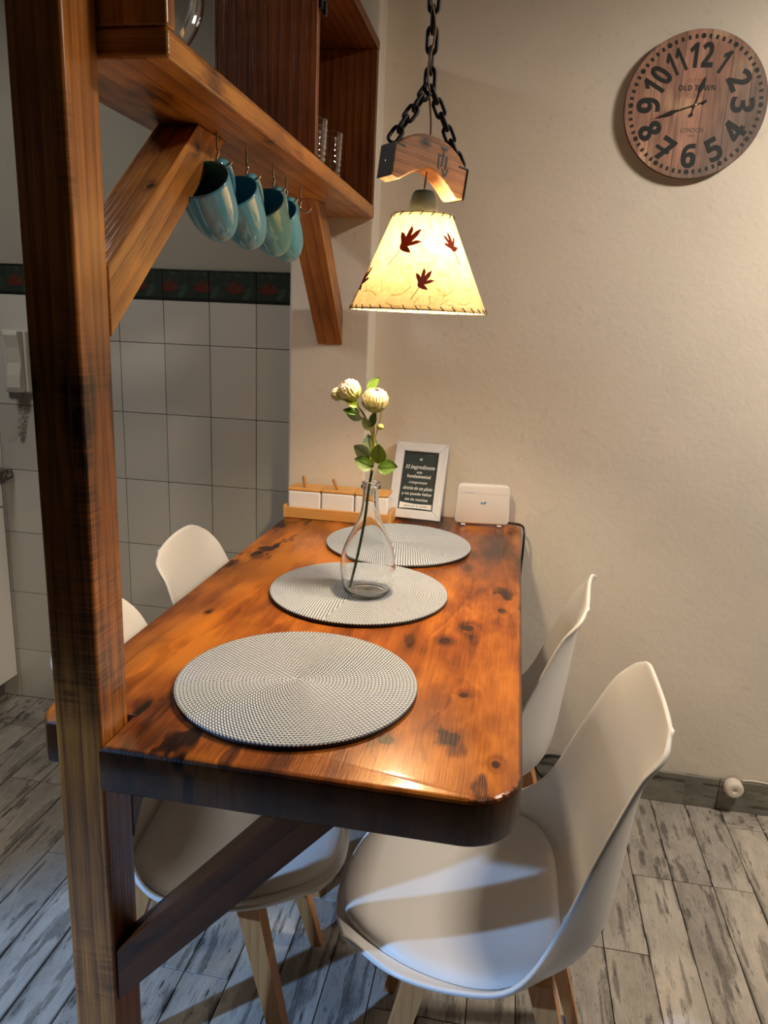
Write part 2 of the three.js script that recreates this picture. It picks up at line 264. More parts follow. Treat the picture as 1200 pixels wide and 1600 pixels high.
// ---------------------------------------------------------------- post, table, shelf, cabinet
const PX0 = -0.294, PX1 = -0.227, PZ0 = 1.313, PZ1 = 1.384, TT = 0.866, TB = 0.797;
tag(mesh('wooden_post', grainUV(box(PX0, PX1, 0.0005, H - 0.001, PZ0, PZ1, 0.005, 3), V(0, 1, 0), [0.14, 0]), M.post), 'square rough-sawn brown timber post standing at the near left corner of the table', 'post');

function beam(p0, p1, w, t, mat, cut0, cut1, wide) { // a brace in a vertical plane: p0 -> p1 is its centre line, cut ends are vertical ('v') or horizontal ('h')
  const d = V(...p1).sub(V(...p0)), L = Math.hypot(d.x, d.z), hx = d.x / L, hz = d.z / L, ang = Math.atan2(d.y, L), c = Math.cos(ang), s = Math.sin(ang), h = t / 2;
  const corner = (sx, sy, k, cut) => { const bx = sx - s * k * h, by = sy + c * k * h; return cut === 'v' ? [sx, by + (sx - bx) * Math.tan(ang)] : [bx + (sy - by) / Math.tan(ang), sy]; };
  const pts = [corner(0, 0, -1, cut0), corner(L, d.y, -1, cut1), corner(L, d.y, 1, cut1), corner(0, 0, 1, cut0)];
  const g = extrude(pts, w, 0.0025, 2).translate(0, 0, -w / 2), m = new THREE.Matrix4().makeBasis(V(hx, 0, hz), V(0, 1, 0), V(-hz, 0, hx)).setPosition(...p0);
  g.applyMatrix4(m); return grainUV(g, d, wide, V(-hz, 0, hx));
}
{
  const t = thing('bar_table', 'long varnished brown timber table with a rounded corner between the post and the wall', 'table');
  const s = new THREE.Shape(), XA = -0.36, XB = 0.3255, Z0 = 0.002, Z1 = 1.396, r = 0.075;
  s.moveTo(XA, -0.082); s.lineTo(XA, -(1.27)); s.lineTo(XA + 0.012, -1.33); s.lineTo(XA + 0.03, -1.352); s.lineTo(PX0 - 0.0015, -1.352); s.lineTo(PX0 - 0.0015, -(PZ0 - 0.003)); s.lineTo(PX1 + 0.003, -(PZ0 - 0.003)); s.lineTo(PX1 + 0.003, -Z1);
  s.lineTo(XB - r, -Z1); s.absarc(XB - r, -(Z1 - r), r, -Math.PI / 2, 0, false); s.lineTo(XB, -Z0); s.lineTo(-0.139, -Z0); s.lineTo(-0.139, -0.082); s.closePath();
  const b = 0.009, g = new THREE.ExtrudeGeometry(s, { depth: TT - TB - 2 * b, bevelEnabled: true, bevelSize: b, bevelOffset: -b + 0.0001, bevelThickness: b, bevelSegments: 4, curveSegments: 20 }).translate(0, 0, b).rotateX(-Math.PI / 2).translate(0, TB, 0);
  const gg = toCreasedNormals(g, 0.7), p = gg.attributes.position, uv = gg.attributes.uv, n = gg.attributes.normal;
  for (let i = 0; i < p.count; i++) { const yy = TT - p.getY(i); uv.setXY(i, p.getX(i) + 0.375 + (Math.abs(n.getX(i)) > 0.8 ? Math.sign(n.getX(i)) * yy : 0), p.getZ(i) + (Math.abs(n.getZ(i)) > 0.8 ? yy : 0)); }
  const col = new Float32Array(p.count * 3); for (let i = 0; i < p.count; i++) { const k = lerp(0.2, 1, sstep(0.55, 0.95, n.getY(i))); col.set([k, k * 0.96, k * 0.95], i * 3); }   // sides and underside coloured almost black
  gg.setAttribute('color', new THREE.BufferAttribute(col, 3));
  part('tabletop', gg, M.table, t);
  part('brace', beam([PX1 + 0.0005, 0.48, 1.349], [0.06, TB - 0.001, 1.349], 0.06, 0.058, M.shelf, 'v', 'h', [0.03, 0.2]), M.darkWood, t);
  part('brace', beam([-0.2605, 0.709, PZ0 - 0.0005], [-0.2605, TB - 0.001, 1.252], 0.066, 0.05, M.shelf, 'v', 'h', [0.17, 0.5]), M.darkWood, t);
}
const SB = 1.7005, ST = 1.733, SX0 = -0.328, SX1 = -0.142;
{
  const t = thing('wall_shelf', 'thick brown wooden shelf plank with diagonal brackets running from the post to the wall', 'shelf');
  part('plank', grainUV(box(SX0, SX1, SB, ST, 0.0815, PZ0 - 0.001, 0.005, 3), V(0, 0, 1), [0.35, 0.02]), M.shelf, t);
  part('bracket', beam([-0.2605, 1.432, PZ0 - 0.0005], [-0.2605, SB - 0.0005, 0.985], 0.067, 0.066, M.shelf, 'v', 'h', [0.05, 0.7]), M.shelf, t);
  part('bracket', beam([-0.2575, 1.411, 0.0815], [-0.2575, SB - 0.0005, 0.345], 0.072, 0.066, M.shelf, 'v', 'h', [0.21, 0.3]), M.shelf, t);
  part('upright', grainUV(box(-0.31, SX1 - 0.001, ST + 0.0005, H - 0.002, 1.2885, 1.3115, 0.004, 3), V(0, 1, 0), [0.2, 0.1]), M.shelf, t);
}
{
  const t = thing('open_cabinet', 'open fronted dark brown wooden box cabinet standing on the far end of the shelf', 'cabinet');
  const z0 = 0.083, z1 = 0.682, y0 = ST + 0.0008, y1 = 2.108, th = 0.019;
  part('side_panel', grainUV(box(-0.348, SX1 - 0.002, y0, y1, z1 - th, z1, 0.002, 2), V(0, 1, 0), [0.1, 0.2]), M.cabinet, t);
  part('side_panel', grainUV(box(-0.348, SX1 - 0.002, y0, y1, z0, z0 + th, 0.002, 2), V(0, 1, 0), [0.3, 0.5]), M.cabinet, t);
  part('top_panel', grainUV(box(-0.348, SX1 - 0.001, y1 + 0.0003, y1 + 0.023, z0 - 0.001, z1 + 0.001, 0.002, 2), V(0, 0, 1), [0.2, 0.1]), M.cabinet, t);
  part('back_panel', grainUV(box(-0.348, -0.338, y0, y1, z0 + th, z1 - th, 0.001, 1), V(0, 1, 0), [0.05, 0.3]), M.cabinet, t);
  part('latch', merge([box(SX1 - 0.001, SX1 + 0.006, 1.985, 2.035, z1 - 0.03, z1 - 0.003, 0.002), box(SX1 + 0.003, SX1 + 0.012, 1.975, 2.0, z1 - 0.022, z1 - 0.011, 0.003)]), M.iron, t, 'black iron latch');
  for (let k = 0; k < 2; k++) { // pressed-glass tumblers inside
    const x = [-0.212, -0.205][k], z = [0.46, 0.345][k], h = 0.118, prof = [];
    for (let i = 0; i <= 30; i++) prof.push([0.027 + 0.006 * (i / 30) + (i > 1 && i < 27 ? 0.0012 * Math.sin(i * 2.1) : 0), i / 30 * h]);
    const pts = [[0, 0], ...prof, [0.0305, h + 0.0006], [0.0295, h - 0.002], [0.0235, 0.012], [0, 0.01]];
    const g = thing('tumbler', ['clear dimpled glass tumbler in the open cabinet, nearer the side panel', 'clear dimpled glass tumbler in the open cabinet, deeper inside behind the first'][k], 'glass', [x, ST + 0.001, z], 0, 'tumblers in the open cabinet');
    part('glass_body', lathe(pts, 40), M.glass, g);
  }
  const j = thing('glass_goblet', 'large clear balloon wine glass standing on the shelf behind the upright board', 'glass', [-0.302, ST + 0.0006, 1.0]);
  const out = smooth([[0.034, 0.0015], [0.01, 0.004], [0.0045, 0.012], [0.004, 0.05], [0.006, 0.058], [0.035, 0.082], [0.062, 0.13], [0.064, 0.175], [0.05, 0.225]], 60);
  part('goblet_body', lathe([[0, 0], [0.034, 0], ...out, [0.0492, 0.2255], ...smooth([[0.0484, 0.225], [0.0624, 0.175], [0.0604, 0.13], [0.034, 0.084], [0.006, 0.064], [0, 0.063]], 40)], 56), M.glass, j);
}

// ---------------------------------------------------------------- hooks and mugs
{
  const HOOKS = [[-0.214, 0.541], [-0.211, 0.652], [-0.2, 0.767], [-0.21, 0.88], [-0.217, 0.992]];
  const hook = (k, label) => {
    const [x, z] = HOOKS[k];
    const t = thing('cup_hook', label, 'hook', [x, SB - 0.0006, z], 0, 'cup hooks under the shelf');
    const pts = [[0, 0, 0], [0, -0.014, 0], [0, -0.022, 0]]; for (let i = 0; i <= 12; i++) { const a = Math.PI * (0.72 + 1.12 * i / 12) + 0.2; pts.push([0.012 + 0.0125 * Math.cos(a), -0.038 + 0.0125 * Math.sin(a), 0]); }
    part('wire', tube(pts, 0.0019, 50, 8), M.steel, t);
    return t;
  };
  hook(0, 'small steel cup hook under the shelf with no mug on it, nearest the wall');
  const which = ['nearest the far wall bracket', 'next to the one nearest the far bracket', 'second in line from the post bracket', 'nearest the post, partly behind the bracket'];
  for (let k = 1; k < 5; k++) hook(k, `small steel cup hook holding the turquoise mug ${which[k - 1]}`);
  // mug: axis along +y from foot to rim, handle on +x
  const outer = smooth([[0.019, 0.0], [0.024, 0.005], [0.033, 0.022], [0.0395, 0.05], [0.042, 0.078], [0.0428, 0.102]], 40), inner = smooth([[0.0398, 0.102], [0.039, 0.078], [0.0365, 0.05], [0.03, 0.024], [0.018, 0.009], [0, 0.0075]], 40);
  const proto = thing('mug', '', 'mug', [0, 0, 0], 0, 'turquoise mugs under the shelf');
  part('body', lathe([[0, 0.0015], [0.0165, 0.0015], [0.018, 0], ...outer, [0.0421, 0.1038], [0.0405, 0.1038], ...inner], 56), M.mug, proto);
  const hp = [[0.0405, 0.09, 0], [0.054, 0.093, 0], [0.066, 0.084, 0], [0.069, 0.064, 0], [0.062, 0.043, 0], [0.049, 0.031, 0], [0.0345, 0.031, 0]];
  const hg = tube(hp, 0.0052, 40, 12); { const p = hg.attributes.position; for (let i = 0; i < p.count; i++) p.setZ(i, p.getZ(i) * 1.25); hg.computeVertexNormals(); }
  part('handle', hg, M.mug, proto);
  const names = ['turquoise mug hanging nearest the wall, last of the row under the shelf', 'turquoise mug hanging third from the post under the shelf', 'turquoise mug hanging second from the post under the shelf', 'turquoise mug hanging nearest the post, partly hidden by the bracket'];
  for (let k = 1; k < 5; k++) {
    const [x, z] = HOOKS[k], m = k === 1 ? proto : dup(proto, names[k - 1]);
    m.userData.label = names[k - 1];
    // rim direction: towards the camera, left and a little up; handle up onto the hook
    const rim = (k === 4 ? V(-0.02, 0.68, 0.735) : V(-0.08, 0.7, 0.71)).normalize(), upv = V(0.22, 0.62, -0.72).addScaledVector(rim, -V(0.22, 0.62, -0.72).dot(rim)).normalize(), side = upv.clone().cross(rim);
    m.quaternion.setFromRotationMatrix(new THREE.Matrix4().makeBasis(upv, rim, side));
    const hang = V(0.0605, 0.0805, 0).applyQuaternion(m.quaternion);            // inside of the handle bow near the rim
    
    m.position.set(x + 0.012 - hang.x, SB - 0.0508 - hang.y, z - hang.z);
  }
}

// ---------------------------------------------------------------- pendant lamp
{
  const cx = 0.088, cz = 0.8;
  const t = thing('pendant_lamp', 'pendant lamp with a parchment shade, curved wooden yoke and black iron chains', 'lamp', [cx, 0, cz]);
  const yb = 1.447, yt = 1.61, rb = 0.124, rt = 0.053;
  const shadeTex = (() => {
    const c = document.createElement('canvas'); c.width = 2048; c.height = 512; const g = c.getContext('2d');
    g.fillStyle = '#f3dfae'; g.fillRect(0, 0, 2048, 512);
    const id = g.getImageData(0, 0, 2048, 512), d = id.data;
    for (let j = 0; j < 512; j++) for (let i = 0; i < 2048; i++) { const n = fbm(i / 40, j / 40, 301, 4) - 0.5, f = fbm(i / 9, j / 9, 305, 3) - 0.5, k = (j * 2048 + i) * 4, e = j < 16 || j > 500 ? 0.86 : 1; d[k] = clamp((240 + 30 * n + 20 * f) * e, 0, 255); d[k + 1] = clamp((220 + 40 * n + 28 * f) * e, 0, 255); d[k + 2] = clamp((176 + 50 * n + 36 * f) * e, 0, 255); }
    g.putImageData(id, 0, 0);
    for (let k = 0; k < 150; k++) { g.strokeStyle = `rgba(${120 + 40 * rnd() | 0},${78 + 30 * rnd() | 0},${24},${0.5 + 0.4 * rnd()})`; g.lineWidth = rr(1.6, 3.6); g.beginPath(); let x = rnd() * 2048, y = rnd() * 512, a = rnd() * 7; g.moveTo(x, y); const l = rr(30, 120), b = rr(-1, 1); g.quadraticCurveTo(x + l * 0.5 * Math.cos(a), y + l * 0.5 * Math.sin(a), x + l * Math.cos(a + b), y + l * Math.sin(a + b)); g.stroke(); }
    const tx = new THREE.CanvasTexture(c); tx.colorSpace = THREE.SRGBColorSpace; tx.wrapS = THREE.RepeatWrapping; return tx;
  })();
  const shade = part('lamp_shade', lathe([[rb, yb], [lerp(rb, rt, 0.25), lerp(yb, yt, 0.25)], [lerp(rb, rt, 0.5), lerp(yb, yt, 0.5)], [lerp(rb, rt, 0.75), lerp(yb, yt, 0.75)], [rt, yt]], 96), phys({ map: shadeTex, color: 0xd6cbb6, roughness: 1, transmission: 0.13, thickness: 0, side: THREE.DoubleSide }), t, 'cream parchment shade with pressed red leaves');
  // rolled rims and dark lacing
  const rims = [], lace = [];
  for (const [r, y, n] of [[rb, yb, 36], [rt, yt, 18]]) {
    rims.push(new THREE.TorusGeometry(r, 0.0012, 8, 96).rotateX(Math.PI / 2).translate(0, y, 0));
    const up = y > 1.5 ? -1 : 1, slope = (rt - rb) / (yt - yb);
    for (let k = 0; k < n; k++) { const a = k / n * Math.PI * 2 + 0.05, P = (dr, dy, da) => [(r + slope * dy + dr) * Math.cos(a + da), y + dy, (r + slope * dy + dr) * Math.sin(a + da)], w = 0.0045 / r; lace.push(tube([P(0.001, 0.006 * up, w), P(0.0016, 0.001 * up, 0), P(0, -0.0018 * up, -0.3 * w), P(-0.0014, 0.002 * up, -0.6 * w)], 0.0009, 8, 5)); }
  }
  part('rim', merge(rims), phys({ color: 0xd9bd82, roughness: 0.9 }), shade);
  part('lacing', merge(lace), M.black, shade).userData.kind = 'stuff';
  // pressed oak leaves glued on the cone
  const leafMat = phys({ color: 0x8c2a14, roughness: 0.85, transmission: 0.08, thickness: 0, side: THREE.DoubleSide });
  const lobes = [[0, 0], [0.18, 0.02], [0.44, 0.12], [0.3, 0.2], [0.16, 0.24], [0.34, 0.42], [0.5, 0.66], [0.3, 0.6], [0.17, 0.46], [0.2, 0.72], [0.14, 1.0], [0.02, 0.82], [-0.02, 0.6], [-0.1, 0.8], [-0.26, 0.9], [-0.22, 0.66], [-0.16, 0.46], [-0.3, 0.52], [-0.46, 0.5], [-0.34, 0.34], [-0.16, 0.2], [-0.1, 0.05]];
  const leaf = (ang, y0, size, tilt) => {
    const s = new THREE.Shape(lobes.map(([x, y]) => new THREE.Vector2(x, y))), g = new THREE.ShapeGeometry(s), p = g.attributes.position, c = Math.cos(tilt), sn = Math.sin(tilt);
    const stem = []; for (let i = 0; i <= 6; i++) stem.push([0.02 * Math.sin(i), -i * 0.11]);
    const onCone = (X, Y) => { const x = (X * c - Y * sn) * size, h = (X * sn + Y * c) * size, yy = clamp(y0 + h, yb + 0.001, yt - 0.001), q = (yy - yb) / (yt - yb), r = lerp(rb, rt, q) + 0.0009, a = ang - x / r; return [r * Math.cos(a), yy, r * Math.sin(a)]; };
    for (let i = 0; i < p.count; i++) { const q = onCone(p.getX(i), p.getY(i)); p.setXYZ(i, ...q); }
    g.computeVertexNormals();
    part('leaf', g, leafMat, shade, 'pressed red oak leaf');
    part('stem', tube(stem.map(([x, y]) => onCone(x, y)), 0.0006, 16, 5), std({ color: 0x6b4a22, roughness: 0.9 }), shade);
  };
  // angle measured from +x towards +z; the camera side is near +72 degrees
  const D = Math.PI / 180;
  leaf(108 * D, 1.545, 0.046, -0.55); leaf(38 * D, 1.546, 0.034, 0.3); leaf(83 * D, 1.483, 0.036, -0.5); leaf(160 * D, 1.482, 0.046, -0.5); leaf(-60 * D, 1.5, 0.032, 0.4); leaf(-150 * D, 1.53, 0.03, -0.2); leaf(225 * D, 1.49, 0.03, 0.3);
  // lamp holder and bulb
  const holder = part('socket', lathe([[0, 1.651], ...smooth([[0.016, 1.651], [0.0195, 1.647], [0.0245, 1.628], [0.0265, 1.605], [0.026, 1.592]], 24), [0.02, 1.592], [0.02, 1.594], [0, 1.595]]), std({ map: plasterBump, color: 0x2d3b3b, roughness: 0.75 }), t, 'dark grey-green turned lamp holder');
  for (let k = 0; k < 3; k++) part('shade_carrier', tube([[0.025 * Math.cos(k * 2.094), 1.6, 0.025 * Math.sin(k * 2.094)], [rt * Math.cos(k * 2.094), 1.6095, rt * Math.sin(k * 2.094)]], 0.0012, 4, 6), M.iron, t);
  part('bulb', lathe(smooth([[0.012, 1.594], [0.014, 1.575], [0.026, 1.548], [0.03, 1.528], [0.024, 1.504], [0, 1.495]], 30), 32).translate(PENDANT.at[0] - cx, 0, PENDANT.at[2] - cz), std({ color: 0xfff0d0, emissive: new THREE.Color(1, 0.8, 0.5), emissiveIntensity: 7 }), t, 'glowing bulb');
  // yoke: a curved beam turned so that its left end comes nearer
  const yoke = new THREE.Group(); yoke.name = 'yoke'; yoke.position.set(0, 1.703, 0); yoke.rotation.order = 'YZX'; yoke.rotation.y = 43 * D; yoke.rotation.z = -0.13; t.add(yoke);
  const top = [], bot = []; for (let i = 0; i <= 24; i++) { const u = i / 24 * 2 - 1, au = Math.abs(u); top.push([u * 0.078, 0.034 - 0.036 * Math.pow(au, 2.3)]); bot.push([u * 0.078, (au < 0.8 ? -0.02 - 0.034 * Math.pow(au / 0.8, 1.6) : -0.054 + 0.004 * (au - 0.8) / 0.2)]); }
  part('yoke_beam', grainUV(extrude([...bot, ...top.reverse()], 0.04, 0.003, 3).translate(0, 0, -0.02), V(1, 0, 0), [0.04, 0.12]), M.yoke, yoke, 'curved brown wooden beam');
  for (const sx of [-1, 1]) part('end_plate', merge([box(0.0782, 0.081, -0.051, 0.001, -0.021, 0.021, 0.001).scale(1, 1, 1), box(0.058, 0.081, -0.001, 0.0025, -0.021, 0.021, 0.001).rotateZ(0)].map((g) => { if (sx < 0) g.rotateY(Math.PI); return g; })), M.iron, yoke, 'black iron end plate');
  part('screw', new THREE.SphereGeometry(0.0028, 12, 8).scale(0.5, 1, 1).translate(-0.0812, -0.026, 0.002), M.steel, yoke);
  const strokes = [[0.026, 0.018, 0.0042, 0.014, 0], [0.026, 0.024, 0.014, 0.0042, 0], [0.018, 0.001, 0.0042, 0.024, 0.1], [0.026, 0.004, 0.0042, 0.02, -0.1], [0.034, 0.002, 0.0042, 0.022, 0], [0.022, 0.012, 0.012, 0.0036, 0.1], [0.03, -0.014, 0.0036, 0.014, 0.4], [0.037, -0.014, 0.0036, 0.016, -0.4]].map(([x, y, ...r]) => [x - 0.004, y - 0.004, ...r]);
  part('burnt_mark', merge(strokes.map(([x, y, w, h, a]) => new RoundedBoxGeometry(w, h, 0.001, 1, 0.0004).rotateZ(a).translate(x, y, 0.0202))), M.black, yoke, 'black burnt-in sign');
  // chains of forged links
  const link = (() => { const p = [], a = 0.0085, h = 0.0115; for (let i = 0; i < 12; i++) { const q = i / 12 * Math.PI; p.push([a * Math.cos(q), h + a * Math.sin(q), 0]); } for (let i = 0; i < 12; i++) { const q = Math.PI + i / 12 * Math.PI; p.push([a * Math.cos(q), -h + a * Math.sin(q), 0]); } return tube(p, 0.0036, 44, 8, true); })();
  const chain = (name, a, b, pitch, twist) => {
    const A = V(...a), B = V(...b), d = B.clone().sub(A), n = Math.max(2, Math.round(d.length() / pitch)), step = d.length() / n, grp = new THREE.Group(); grp.name = name; t.add(grp);
    const q = new THREE.Quaternion().setFromUnitVectors(V(0, 1, 0), d.clone().normalize());
    for (let k = 0; k < n; k++) { const m = part('chain_link', link, M.iron, grp); m.position.copy(A).addScaledVector(d, (k + 0.5) / n); m.quaternion.copy(q).multiply(new THREE.Quaternion().setFromAxisAngle(V(0, 1, 0), twist + (k % 2) * 1.35)); m.scale.set(0.92, step / 0.0305, 0.92); }
  };
  chain('chain', [0, 1.81, 0], [0, H - 0.015, 0], 0.031, 0.15);
  chain('chain_001', [-0.053, 1.722, 0.049], [0, 1.815, 0.003], 0.0215, 0.2);
  chain('chain_002', [0.057, 1.7, -0.052], [0.003, 1.815, 0], 0.0235, 0.5);
  part('cord', tube([[0.0, 1.65, 0], [0.003, 1.69, 0.001], [0.006, 1.75, 0.0], [0.002, 1.8, 0.008], [-0.003, 1.84, 0.011], [0.006, 1.9, 0.009], [-0.004, 1.96, 0.011], [0.012, 2.0, 0.012], [-0.01, 2.08, 0.012], [0.008, 2.2, 0.012], [-0.006, 2.35, 0.011], [0, H - 0.01, 0.004]], 0.0019, 90, 7), std({ color: 0x7a5a3c, roughness: 0.6 }), t, 'brown twisted cord');
  part('canopy', lathe([[0, H - 0.001], [0.05, H - 0.001], [0.048, H - 0.014], [0.01, H - 0.022], [0, H - 0.022]]), M.iron, t);
}

// ---------------------------------------------------------------- placemats
{
  const R = 0.1875, ringN = 34, pitch = R / ringN;
  const field = (u, v) => { const x = (u - 0.5) * 2 * R, y = (v - 0.5) * 2 * R, r = Math.hypot(x, y), a = Math.atan2(y, x), q = r / pitch + a / (2 * Math.PI), k = Math.floor(q), f = q - k, along = a * (k + 0.5) * pitch / 0.0062 + f * 0.85 * (k % 2 ? 1 : 1), w = along - Math.floor(along); return [f, w, k]; };
  const matMap = tex(2048, 2048, (u, v, o) => { const [f, w, k] = field(u, v), ridge = Math.sin(f * Math.PI), dash = sstep(0.2, 0.34, w) * (1 - sstep(0.86, 0.99, w)), dark = sstep(0.05, 0.3, ridge); const n = noise(u * 700, v * 700, 401), t = (0.26 + 0.74 * dash) * (0.25 + 0.75 * dark) * (0.84 + 0.3 * n); o[0] = 200 * t + 10; o[1] = 206 * t + 12; o[2] = 212 * t + 14; }, { wrap: THREE.ClampToEdgeWrapping });
  const matBump = tex(1024, 1024, (u, v, o) => { const [f, w] = field(u, v); o[0] = o[1] = o[2] = 255 * (0.75 * Math.sin(f * Math.PI) + 0.25 * Math.sin(w * Math.PI)); }, { srgb: false, wrap: THREE.ClampToEdgeWrapping });
  const prof = [[0, 0.0052], [R - 0.004, 0.0052], [R - 0.001, 0.006], [R, 0.0078]];
  for (let k = ringN - 1; k >= 0; k--) for (const f of [0.9, 0.5, 0.1]) prof.push([(k + f) * pitch, 0.0088 + 0.0016 * Math.sin(f * Math.PI)]);
  prof.push([0, 0.0092]);
  const g = lathe(prof, 96), p = g.attributes.position, uv = g.attributes.uv; for (let i = 0; i < p.count; i++) uv.setXY(i, p.getX(i) / (2 * R) + 0.5, p.getZ(i) / (2 * R) + 0.5);
  g.computeVertexNormals();
  const mm = std({ map: matMap, roughness: 0.55, bumpMap: matBump, bumpScale: 0.0008 });
  const a = thing('placemat', '', 'placemat'); part('braid', g, mm, a); part('backing_with_shade', lathe([[0, 0], [R - 0.005, 0], [R - 0.0015, 0.001], [R - 0.0004, 0.003], [R - 0.0006, 0.0062], [R - 0.003, 0.0064], [0, 0.0055]], 96), M.black, a, 'black backing with edge shade in its colour');  // the black of the backing also stands in for shade under the mat edge
  tag(a, 'round grey braided placemat nearest the camera, empty', 'placemat', 'grey braided placemats'); a.position.set(-0.0225, TT, 1.1637); a.rotation.y = 0.3;
  dup(a, 'round grey braided placemat under the glass flower bottle, middle of the three', [-0.0153, TT, 0.7355], 1.4);
  dup(a, 'round grey braided placemat at the far end in front of the photo frame', [0.0096, TT, 0.3595], 2.6);
}

// ---------------------------------------------------------------- bottle and flowers
const FX = 0.004, FZ = 0.75, FB = TT + 0.0106;
{
  const t = thing('glass_bottle', 'clear greenish glass bottle vase standing on the middle placemat', 'vase', [FX, FB, FZ]);
  const out = smooth([[0.043, 0.0], [0.047, 0.004], [0.0535, 0.03], [0.0575, 0.06], [0.052, 0.095], [0.037, 0.13], [0.023, 0.16], [0.0178, 0.185], [0.0165, 0.215], [0.0172, 0.222]], 70);
  const inn = smooth([[0.013, 0.236], [0.0125, 0.215], [0.0145, 0.185], [0.0195, 0.161], [0.0335, 0.131], [0.0492, 0.095], [0.0548, 0.06], [0.051, 0.03], [0.0445, 0.008], [0.036, 0.0045], [0, 0.0045]], 70);
  part('bottle_body', lathe([[0, 0.004], [0.03, 0.001], [0.041, 0], ...out, [0.0198, 0.2225], [0.0204, 0.2255], [0.0198, 0.2285], [0.0176, 0.2295], [0.0178, 0.2315], [0.0186, 0.2335], [0.0182, 0.2365], [0.0155, 0.2375], ...inn], 64), M.glass, t);
}
{
  const t = thing('flower_stem', 'artificial pale peony stem with green leaves standing in the glass bottle', 'flower', [FX, FB + 0.014, FZ]);
  const green = std({ color: 0x5f7a22, roughness: 0.6 }), pale = std({ color: 0xa9a84c, roughness: 0.6 }), darkStem = std({ color: 0x3d4b22, roughness: 0.7 });
  const leafM = [phys({ color: 0x6f8f1e, roughness: 0.5, transmission: 0.25, thickness: 0, side: THREE.DoubleSide }), phys({ color: 0x4c6f1c, roughness: 0.5, transmission: 0.2, thickness: 0, side: THREE.DoubleSide }), phys({ color: 0x9db38c, roughness: 0.6, transmission: 0.2, thickness: 0, side: THREE.DoubleSide })];
  const o = (p) => [p[0] - FX, p[1] - FB - 0.014, p[2]];
  part('stem', tube([[-0.03, 0.888, 0.012], [-0.018, 0.95, 0.008], [-0.006, 1.03, 0.002], [0.0, 1.1, 0], [0.005, 1.135, 0]].map(o), 0.0028, 40, 8), darkStem, t);
  part('stem', tube([[0.005, 1.13, 0], [0.0, 1.16, 0.002], [0.004, 1.2, 0], [-0.012, 1.24, 0], [-0.028, 1.262, 0], [-0.041, 1.279, 0]].map(o), 0.002, 30, 7), pale, t);
  part('stem', tube([[0.003, 1.14, 0.002], [0.012, 1.165, 0.004], [0.006, 1.2, 0.0], [0.005, 1.23, -0.002], [0.004, 1.254, 0]].map(o), 0.002, 30, 7), pale, t);
  part('stem', tube([[0.008, 1.2, 0], [0.016, 1.235, -0.003], [0.019, 1.26, -0.004]].map(o), 0.0012, 20, 6), pale, t);
  // leaf: length along +y, cupped and creased along the midrib
  const leafGeo = (L, W, cup = 0.18) => {
    const P = [], I = [], UV = [], n = 14, m = 8;
    for (let i = 0; i <= n; i++) for (let j = 0; j <= m; j++) { const v = i / n, s = j / m * 2 - 1, w = W * Math.pow(Math.sin(Math.PI * Math.pow(v, 0.8)), 0.8) * (1 + 0.03 * Math.sin(v * 40)); P.push(s * w, v * L, cup * W * (s * s) * 1.2 - 0.25 * cup * L * v * v + 0.0007 * Math.cos(v * 34) * Math.abs(s)); UV.push(s, v); }
    for (let i = 0; i < n; i++) for (let j = 0; j < m; j++) { const a = i * (m + 1) + j; I.push(a, a + 1, a + m + 1, a + 1, a + m + 2, a + m + 1); }
    const g = new THREE.BufferGeometry(); g.setAttribute('position', new THREE.Float32BufferAttribute(P, 3)); g.setAttribute('uv', new THREE.Float32BufferAttribute(UV, 2)); g.setIndex(I); g.computeVertexNormals(); return g;
  };
  const big = leafGeo(0.042, 0.0165), small = leafGeo(0.034, 0.0095), vein = tube([[0, 0.001, 0.0004], [0, 0.02, 0.0001], [0, 0.039, -0.0012]], 0.0005, 10, 5);
  const put = (g, m, at, dir, facing) => { const l = part('leaf', g, m, t), y = V(...dir).normalize(), z = V(...facing); z.addScaledVector(y, -z.dot(y)).normalize(); l.quaternion.setFromRotationMatrix(new THREE.Matrix4().makeBasis(y.clone().cross(z), y, z)); l.position.set(...o(at)); if (g === big) part('vein', vein, darkStem, l); };
  put(big, leafM[0], [0.018, 1.152, 0.004], [0.02, 1, 0.2], [0, -0.15, 1]);            // upright, in front
  put(big, leafM[1], [0.008, 1.143, 0.004], [-0.95, 0.42, 0.25], [0.1, 0.5, 1]);
  put(big, leafM[1], [0.018, 1.142, 0.003], [1, 0.18, 0.2], [0, 0.6, 1]);
  put(big, leafM[2], [0.001, 1.162, 0], [-0.85, 0.52, -0.1], [0, -0.3, 1]);
  put(big, leafM[2], [0.003, 1.168, -0.003], [-0.3, 0.95, -0.3], [0.3, 0, 1]);
  put(small, leafM[0], [-0.028, 1.262, 0.004], [-0.72, 0.55, 0.3], [0.2, 0.4, 1]);
  put(small, leafM[1], [-0.024, 1.25, 0.002], [-0.95, 0.12, 0.2], [0, 0.7, 0.7]);
  put(small, leafM[2], [-0.02, 1.238, 0], [-0.9, 0.35, 0.3], [0, -0.2, 1]);
  put(small, leafM[1], [0.0, 1.225, 0.0], [0.3, 0.9, 0.3], [-0.5, 0, 1]);
  put(small, leafM[2], [0.0, 1.215, 0.0], [-0.6, 0.9, 0.2], [0.4, 0, 1]);
  put(small, leafM[1], [-0.012, 1.295, -0.012], [0.6, 0.7, -0.2], [-0.2, 0.2, 1]);
  const bud = part('bud', new THREE.SphereGeometry(0.0068, 14, 10), std({ color: 0xc9c766, roughness: 0.8 }), t, 'small round yellow green bud'); bud.position.set(...o([0.018, 1.225, 0.002])); bud.scale.set(1.1, 0.9, 1);
